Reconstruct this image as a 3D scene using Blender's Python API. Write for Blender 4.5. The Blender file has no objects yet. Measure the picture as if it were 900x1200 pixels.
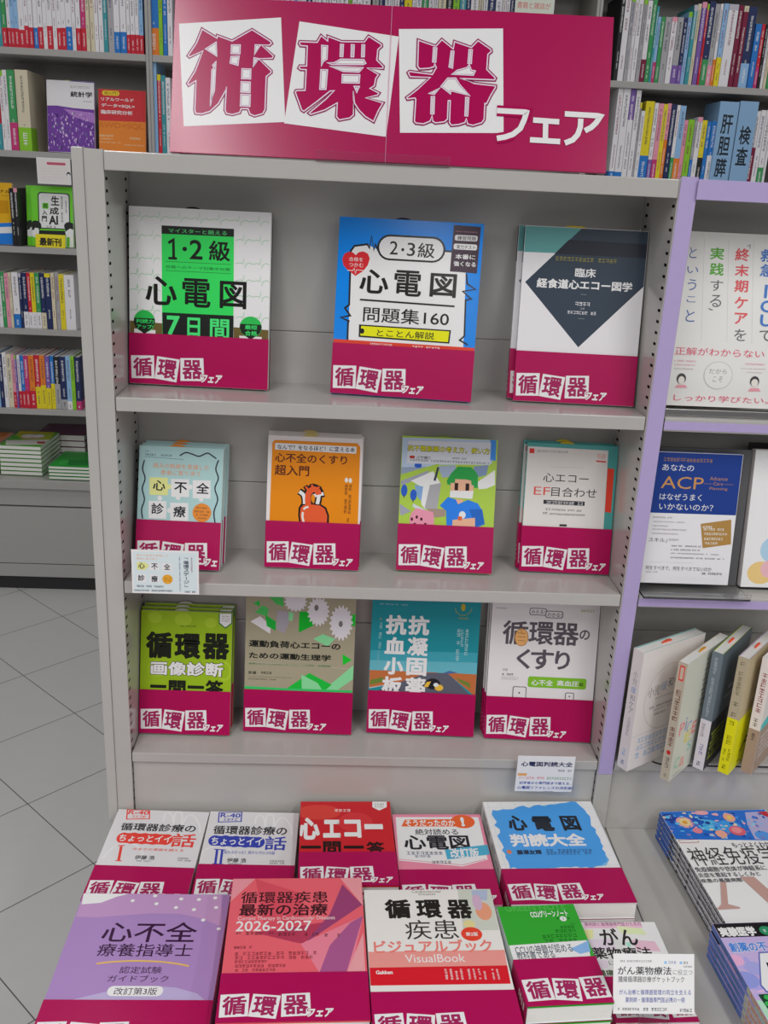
import bpy, bmesh, math, random
from mathutils import Vector, Matrix

# ------------------------------------------------------------------ camera, light, exposure
SC = bpy.context.scene
COL = SC.collection
cam_d = bpy.data.cameras.new('camera'); cam = bpy.data.objects.new('camera', cam_d); COL.objects.link(cam)
cam_d.sensor_fit = 'VERTICAL'; cam_d.sensor_height = 24.0; cam_d.lens = 24.0 * 1108.1 / 1200.0
cam_d.clip_start = 0.02; cam_d.clip_end = 60
YAW, PITCH, ROLL = 0.05361, 0.32981, 0.04908
fwd = Vector((math.sin(YAW) * math.cos(PITCH), math.cos(YAW) * math.cos(PITCH), -math.sin(PITCH)))
r0 = Vector((math.cos(YAW), -math.sin(YAW), 0)); u0 = r0.cross(fwd)
rr = math.cos(ROLL) * r0 + math.sin(ROLL) * u0; uu = -math.sin(ROLL) * r0 + math.cos(ROLL) * u0
mw = Matrix((rr, uu, -fwd)).transposed().to_4x4(); mw.translation = Vector((-0.0634, -1.3046, 0.5684))
cam.matrix_world = mw
SC.camera = cam
SC.view_settings.view_transform = 'Standard'; SC.view_settings.look = 'None'
SC.view_settings.gamma = 1.0; SC.view_settings.use_curve_mapping = False
SC.view_settings.exposure = -0.15

FLOOR = -0.902
CEIL = 1.80
w = bpy.data.worlds.new('shop_ambient'); SC.world = w; w.use_nodes = True
w.node_tree.nodes['Background'].inputs[0].default_value = (0.93, 0.93, 1.0, 1)
w.node_tree.nodes['Background'].inputs[1].default_value = 0.17
def ceiling_tube(x, y, length, power, width=0.16):
    l = bpy.data.lights.new('ceiling_tube', 'AREA'); l.shape = 'RECTANGLE'; l.size = width; l.size_y = length
    l.energy = power; l.color = (1.0, 0.985, 0.97)
    o = bpy.data.objects.new('ceiling_tube', l); COL.objects.link(o); o.location = (x, y, CEIL)
for tx in (-2.50, -0.75, 1.05, 2.85):            # lamp rows of the shop run away behind the viewer
    ceiling_tube(tx, -1.75, 1.7, 23)
    ceiling_tube(tx, -9.0, 12.0, 84)
    ceiling_tube(tx, 0.95, 1.2, 6)

# ------------------------------------------------------------------ materials
K = 1.22
def lin(c):
    c /= 255.0
    return c / 12.92 if c <= 0.04045 else ((c + 0.055) / 1.055) ** 2.4
def rgb(h):
    c = [int(h[i:i + 2], 16) for i in (0, 2, 4)]; k = K * (1.16 if min(c) > 190 else 1.0)     # white papers are a little brighter stock
    return tuple(min(lin(v) * k, 0.9) for v in c) + (1,)
_M = {}
def ink(h, rough=0.34, spec=0.2):
    k = (h, rough, spec)
    if k in _M: return _M[k]
    m = bpy.data.materials.new('print_' + h.lower()); m.use_nodes = True
    b = m.node_tree.nodes['Principled BSDF']
    b.inputs['Base Color'].default_value = rgb(h); b.inputs['Roughness'].default_value = rough
    b.inputs['Specular IOR Level'].default_value = spec
    _M[k] = m; return m
def noisy(name, h, rough, scale, amount, spec=0.4, bump=0.0):
    m = bpy.data.materials.new(name); m.use_nodes = True; nt = m.node_tree; b = nt.nodes['Principled BSDF']
    tc = nt.nodes.new('ShaderNodeTexCoord'); n = nt.nodes.new('ShaderNodeTexNoise'); n.inputs['Scale'].default_value = scale
    n.inputs['Detail'].default_value = 4
    nt.links.new(tc.outputs['Object'], n.inputs['Vector'])
    mx = nt.nodes.new('ShaderNodeMix'); mx.data_type = 'RGBA'
    c = rgb(h); mx.inputs[6].default_value = tuple(v * (1 - amount) for v in c[:3]) + (1,); mx.inputs[7].default_value = tuple(min(v * (1 + amount), .9) for v in c[:3]) + (1,)
    nt.links.new(n.outputs['Fac'], mx.inputs[0]); nt.links.new(mx.outputs[2], b.inputs['Base Color'])
    b.inputs['Roughness'].default_value = rough; b.inputs['Specular IOR Level'].default_value = spec
    if bump:
        bp = nt.nodes.new('ShaderNodeBump'); bp.inputs['Strength'].default_value = bump; bp.inputs['Distance'].default_value = 0.0004
        nt.links.new(n.outputs['Fac'], bp.inputs['Height']); nt.links.new(bp.outputs[0], b.inputs['Normal'])
    return m
PAINT = noisy('warm_grey_enamel', 'ABA9A5', 0.2, 60, 0.02, 0.5)
PAINT_FAR = noisy('grey_enamel', 'A09E9B', 0.35, 60, 0.03)
HOLE_SHADE = noisy('hole_shade', '0A0909', 0.9, 40, 0.1, 0.05)
PAGES = noisy('paper_edges', 'CFCCC8', 0.8, 400, 0.06)
TAPE = noisy('lilac_tape', 'A899C4', 0.55, 90, 0.04)
KICK = noisy('black_kick_plate', '2A2A2C', 0.6, 30, 0.1)
CHROME = bpy.data.materials.new('dull_steel'); CHROME.use_nodes = True
_b = CHROME.node_tree.nodes['Principled BSDF']; _b.inputs['Metallic'].default_value = 1; _b.inputs['Roughness'].default_value = .3; _b.inputs['Base Color'].default_value = (.45, .44, .43, 1)
CLEAR = bpy.data.materials.new('clear_acrylic'); CLEAR.use_nodes = True
_b = CLEAR.node_tree.nodes['Principled BSDF']; _b.inputs['Transmission Weight'].default_value = 1; _b.inputs['Roughness'].default_value = .03
_b.inputs['IOR'].default_value = 1.46; _b.inputs['Base Color'].default_value = (.93, .94, .95, 1)
SMOKE = bpy.data.materials.new('smoky_acrylic'); SMOKE.use_nodes = True
_b = SMOKE.node_tree.nodes['Principled BSDF']; _b.inputs['Roughness'].default_value = .15; _b.inputs['Base Color'].default_value = (.13, .13, .135, 1)
WIRE_SHADE = noisy('black_wire_and_shade', '1E1C1E', 0.4, 30, 0.1)  # colour of the wire and of the added shade plate
def floor_mat():
    m = bpy.data.materials.new('vinyl_floor_tiles'); m.use_nodes = True; nt = m.node_tree; b = nt.nodes['Principled BSDF']
    tc = nt.nodes.new('ShaderNodeTexCoord'); sp = nt.nodes.new('ShaderNodeSeparateXYZ'); nt.links.new(tc.outputs['Object'], sp.inputs[0])
    def mth(op, a, bb=None):
        n = nt.nodes.new('ShaderNodeMath'); n.operation = op
        for i, v in enumerate((a, bb)):
            if v is None: continue
            if isinstance(v, (int, float)): n.inputs[i].default_value = v
            else: nt.links.new(v, n.inputs[i])
        return n.outputs[0]
    s = 0.70710678
    p = mth('MULTIPLY', mth('ADD', sp.outputs[0], sp.outputs[1]), s); q = mth('MULTIPLY', mth('SUBTRACT', sp.outputs[1], sp.outputs[0]), s)
    def line(v, off):
        f = mth('FRACT', mth('ADD', mth('DIVIDE', mth('SUBTRACT', v, off), 0.2995), 50.5))
        return mth('LESS_THAN', mth('ABSOLUTE', mth('SUBTRACT', f, 0.5)), 0.0042)
    g = mth('MAXIMUM', line(p, 0.2235), line(q, 1.350))
    n = nt.nodes.new('ShaderNodeTexNoise'); n.inputs['Scale'].default_value = 35; n.inputs['Detail'].default_value = 6; nt.links.new(tc.outputs['Object'], n.inputs['Vector'])
    mx = nt.nodes.new('ShaderNodeMix'); mx.data_type = 'RGBA'; mx.inputs[6].default_value = rgb('B8B8B6'); mx.inputs[7].default_value = rgb('BCBCBA'); nt.links.new(n.outputs['Fac'], mx.inputs[0])
    m2 = nt.nodes.new('ShaderNodeMix'); m2.data_type = 'RGBA'; nt.links.new(g, m2.inputs[0]); nt.links.new(mx.outputs[2], m2.inputs[6]); m2.inputs[7].default_value = rgb('5C5A58')
    nt.links.new(m2.outputs[2], b.inputs['Base Color']); b.inputs['Roughness'].default_value = .42; b.inputs['Specular IOR Level'].default_value = .35
    return m

# ------------------------------------------------------------------ mesh helpers
class MB:
    """collects shapes with a material each; build() links them as ONE mesh object"""
    def __init__(s): s.v = []; s.f = []; s.m = []; s.mats = []
    def mi(s, mat):
        if mat not in s.mats: s.mats.append(mat)
        return s.mats.index(mat)
    def poly(s, pts, mat):
        k = len(s.v); s.v += [tuple(p) for p in pts]; s.f.append(tuple(range(k, k + len(pts)))); s.m.append(s.mi(mat))
    def tris(s, vs, fs, mat):
        k = len(s.v); s.v += vs; i = s.mi(mat)
        for f in fs: s.f.append(tuple(a + k for a in f)); s.m.append(i)
    def box(s, x0, x1, y0, y1, z0, z1, mat, b=0.0):
        bm = bmesh.new(); bmesh.ops.create_cube(bm, size=1)
        for v in bm.verts:
            v.co = Vector(((x0 + x1) / 2 + v.co.x * (x1 - x0), (y0 + y1) / 2 + v.co.y * (y1 - y0), (z0 + z1) / 2 + v.co.z * (z1 - z0)))
        if b: bmesh.ops.bevel(bm, geom=bm.edges[:], offset=b, segments=2, affect='EDGES', profile=.5)
        bm.verts.index_update()
        s.tris([tuple(v.co) for v in bm.verts], [[v.index for v in f.verts] for f in bm.faces], mat); bm.free()
    def tube(s, pts, r, mat, n=8):
        pts = [Vector(p) for p in pts]; k = len(s.v); i = s.mi(mat)
        for j, p in enumerate(pts):
            d = (pts[min(j + 1, len(pts) - 1)] - pts[max(j - 1, 0)]).normalized()
            a = d.orthogonal().normalized() if abs(d.z) > .9 else d.cross(Vector((0, 0, 1))).normalized(); c = d.cross(a)
            for q in range(n):
                t = 2 * math.pi * q / n; s.v.append(tuple(p + a * r * math.cos(t) + c * r * math.sin(t)))
        for j in range(len(pts) - 1):
            for q in range(n):
                s.f.append((k + j * n + q, k + j * n + (q + 1) % n, k + (j + 1) * n + (q + 1) % n, k + (j + 1) * n + q)); s.m.append(i)
        s.f.append(tuple(range(k, k + n))); s.m.append(i); s.f.append(tuple(range(len(s.v) - n, len(s.v)))); s.m.append(i)
    def build(s, name, parent=None, kind=None):
        me = bpy.data.meshes.new(name); me.from_pydata(s.v, [], s.f)
        for m in s.mats: me.materials.append(m)
        me.polygons.foreach_set('material_index', s.m); me.update()
        o = bpy.data.objects.new(name, me); COL.objects.link(o)
        if parent: o.parent = parent
        if kind: o['kind'] = kind
        return o
def thing(name, label, cat, loc=(0, 0, 0), rot=(0, 0, 0), group=None):
    o = bpy.data.objects.new(name, None); COL.objects.link(o); o.empty_display_size = .02
    o.location = loc; o.rotation_euler = rot
    return tag(o, label, cat, group)
def tag(o, label, cat, group=None):
    o['label'] = label; o['category'] = cat
    if group: o['group'] = group
    return o
def copy_tree(o, parent=None):
    c = o.copy(); COL.objects.link(c); c.parent = parent
    for ch in o.children: copy_tree(ch, c)
    return c

# ------------------------------------------------------------------ lettering and printed shapes
_T = {}
def glyphs(txt, bold):
    """flat lettering of the built-in typeface; bold adds a rim of that width round every outline"""
    k = (txt, bold)
    if k in _T: return _T[k]
    cu = bpy.data.curves.new('lettering', 'FONT'); cu.body = txt; cu.size = 1; cu.resolution_u = 3; cu.fill_mode = 'FRONT'
    o = bpy.data.objects.new('lettering', cu); COL.objects.link(o)
    dg = bpy.context.evaluated_depsgraph_get(); ev = o.evaluated_get(dg); me = ev.to_mesh()
    vs = [(v.co.x, v.co.y) for v in me.vertices]; fs = [tuple(p.vertices) for p in me.polygons]
    ev.to_mesh_clear(); bpy.data.objects.remove(o); bpy.data.curves.remove(cu)
    if bold > 0:
        key = lambda i: (round(vs[i][0], 5), round(vs[i][1], 5))
        cnt = {}
        for f in fs:
            for i in range(len(f)):
                a, b = key(f[i]), key(f[(i + 1) % len(f)])
                if a != b: e = (a, b) if a < b else (b, a); cnt[e] = cnt.get(e, 0) + 1
        vs = [(q[0], q[1], 1.3e-5) for q in vs]; lev = 0
        for (a, b), n in cnt.items():
            if n != 1: continue
            lev = (lev + 1) % 7; dz = lev * 1.6e-6
            dx, dy = b[0] - a[0], b[1] - a[1]; L = math.hypot(dx, dy); dx, dy = dx / L * bold, dy / L * bold
            i = len(vs); c = .55
            vs += [(a[0] - dx * c - dy, a[1] - dy * c + dx, dz), (b[0] + dx * c - dy, b[1] + dy * c + dx, dz), (b[0] + dx * c + dy, b[1] + dy * c - dx, dz), (a[0] - dx * c + dy, a[1] - dy * c - dx, dz)]
            fs.append((i, i + 1, i + 2, i + 3))
    _T[k] = (vs, fs); return _T[k]
def stroke(P, wd):
    """outline quads of a broad line through flat points P (mm)"""
    pts = [Vector((P[i], P[i + 1])) for i in range(0, len(P), 2)]
    closed = len(pts) > 2 and (pts[0] - pts[-1]).length < .05
    if closed: pts = pts[:-1]
    n = len(pts); L = []; R = []
    for i, p in enumerate(pts):
        a = pts[i - 1] if (i > 0 or closed) else None; b = pts[(i + 1) % n] if (i < n - 1 or closed) else None
        d1 = (p - a).normalized() if a is not None and (p - a).length > 1e-6 else None
        d2 = (b - p).normalized() if b is not None and (b - p).length > 1e-6 else None
        d1 = d1 or d2 or Vector((1, 0)); d2 = d2 or d1
        n1 = Vector((-d1.y, d1.x)); n2 = Vector((-d2.y, d2.x)); m = n1 + n2
        if m.length < .3: m = n1
        m.normalize(); k = wd / 2 / max(m.dot(n1), .55)
        L.append(p + m * k); R.append(p - m * k)
    q = []
    for i in range(n if closed else n - 1):
        j = (i + 1) % n; q.append((L[i], L[j], R[j], R[i]))
    return q
def draw(mb, items, place, rnd, rough=.34, step=1.1e-5, lim=None):
    """items in mm on a face; place(u, v, lift) -> 3-D point"""
    lift = 4e-5
    for it in items:
        k, c = it[0], it[1]; mat = ink(c, rough); lift += step if k != 'e' else 4e-6
        if lim: P = lambda u, v, d=0.0, l=lift: place(min(max(u, .15), lim[0] - .15) / 1000, min(max(v, .15), lim[1] - .15) / 1000, l + d)
        else: P = lambda u, v, d=0.0, l=lift: place(u / 1000, v / 1000, l + d)
        if k == 'p': mb.poly([P(it[2][i], it[2][i + 1]) for i in range(0, len(it[2]), 2)], mat)
        elif k == 'l':
            for q in stroke(it[3], it[2]): mb.poly([P(a.x, a.y) for a in q], mat)
        elif k in 'eG' and len(k) == 1:
            cx, cy, rx, ry = it[2:6]; n = 28 if k == 'e' else it[6] * 4
            pts = []
            for i in range(n):
                t = 2 * math.pi * i / n; f = 1 if k == 'e' else (1.0 if i % 4 < 2 else .84)
                pts.append(P(cx + rx * f * math.cos(t), cy + ry * f * math.sin(t)))
            mb.poly(pts, mat)
        elif k == 'o':
            x0, y0, x1, y1, r = it[2:7]; x0, x1 = min(x0, x1), max(x0, x1); y0, y1 = min(y0, y1), max(y0, y1); r = min(r, (x1 - x0) / 2, (y1 - y0) / 2); pts = []
            for cx, cy, a0 in ((x1 - r, y1 - r, 0), (x0 + r, y1 - r, 90), (x0 + r, y0 + r, 180), (x1 - r, y0 + r, 270)):
                for a in range(0, 91, 18): t = math.radians(a0 + a); pts.append(P(cx + r * math.cos(t), cy + r * math.sin(t)))
            mb.poly(pts, mat)
        elif k in ('g', 'gv'):
            x0, y0, x1, y1 = it[2:6]; x0, x1 = min(x0, x1), max(x0, x1); y0, y1 = min(y0, y1), max(y0, y1)
            hor = k == 'g'; e = (y1 - y0) if hor else (x1 - x0); L = (x1 - x0) if hor else (y1 - y0)
            n = max(2, min(30, int(L / max(e * .95, .7)))); d = L / n
            for i in range(n):
                if rnd.random() < .08: continue
                if hor: bx, by, sx, sy = x0 + d * i + d * .1, y0, d * .8, e
                else: bx, by, sx, sy = x0 + e * .08, y1 - d * i - d * .9, e * .84, d * .8
                hb = rnd.choice(((.02, .45, .84), (.1, .6, .85), (.0, .35, .7), (.3, .84), (.05, .84)))
                for q in hb: mb.poly([P(bx, by + sy * q), P(bx + sx, by + sy * q), P(bx + sx, by + sy * (q + .15)), P(bx, by + sy * (q + .15))], mat)
                q = rnd.choice((.1, .42, .42, .75))
                mb.poly([P(bx + sx * q, by, 3e-6), P(bx + sx * (q + .16), by, 3e-6), P(bx + sx * (q + .16), by + sy, 3e-6), P(bx + sx * q, by + sy, 3e-6)], mat)
        elif k == 't':
            text_quad(mb, it[3], it[2], ((it[4], it[7]), (it[6], it[7]), (it[6], it[5]), (it[4], it[5])), P, mat); lift += 1.5e-5
        elif k == 'v':
            n = len(it[3]); x0, y0, x1, y1 = it[4:8]; d = (y1 - y0) / n
            for i, ch in enumerate(it[3]):
                a = y1 - d * i; m = .06 * d
                if ch in 'ー「」':
                    vs, fs = glyphs(ch, it[2]); xs = [q[0] for q in vs]; ys = [q[1] for q in vs]
                    wx = max(xs) - min(xs); hy = max(ys) - min(ys); e = (x1 - x0)
                    cx = (x0 + x1) / 2; cy = a - d / 2
                    mb.tris([tuple(P(cx + (q[1] - min(ys) - hy / 2) * e, cy - (q[0] - min(xs) - wx / 2) * d)) for q in vs], fs, mat)
                else:
                    text_quad(mb, ch, it[2], ((x0, a - m), (x1, a - m), (x1, a - d + m), (x0, a - d + m)), P, mat)
            lift += 1.5e-5
def text_quad(mb, txt, bold, q, P, mat):
    """lettering stretched into the quad TL TR BR BL"""
    vs, fs = glyphs(txt, bold)
    if not vs: return
    xs = [a[0] for a in vs]; ys = [a[1] for a in vs]; x0, x1, y0, y1 = min(xs), max(xs), min(ys), max(ys)
    out = []
    for q3 in vs:
        x, y = q3[0], q3[1]; dz = q3[2] if len(q3) > 2 else 0.0
        s = (x - x0) / max(x1 - x0, 1e-6); t = (y - y0) / max(y1 - y0, 1e-6)
        u = (1 - t) * ((1 - s) * q[3][0] + s * q[2][0]) + t * ((1 - s) * q[0][0] + s * q[1][0])
        v = (1 - t) * ((1 - s) * q[3][1] + s * q[2][1]) + t * ((1 - s) * q[0][1] + s * q[1][1])
        out.append(tuple(P(u, v, dz)))
    mb.tris(out, fs, mat)

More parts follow.
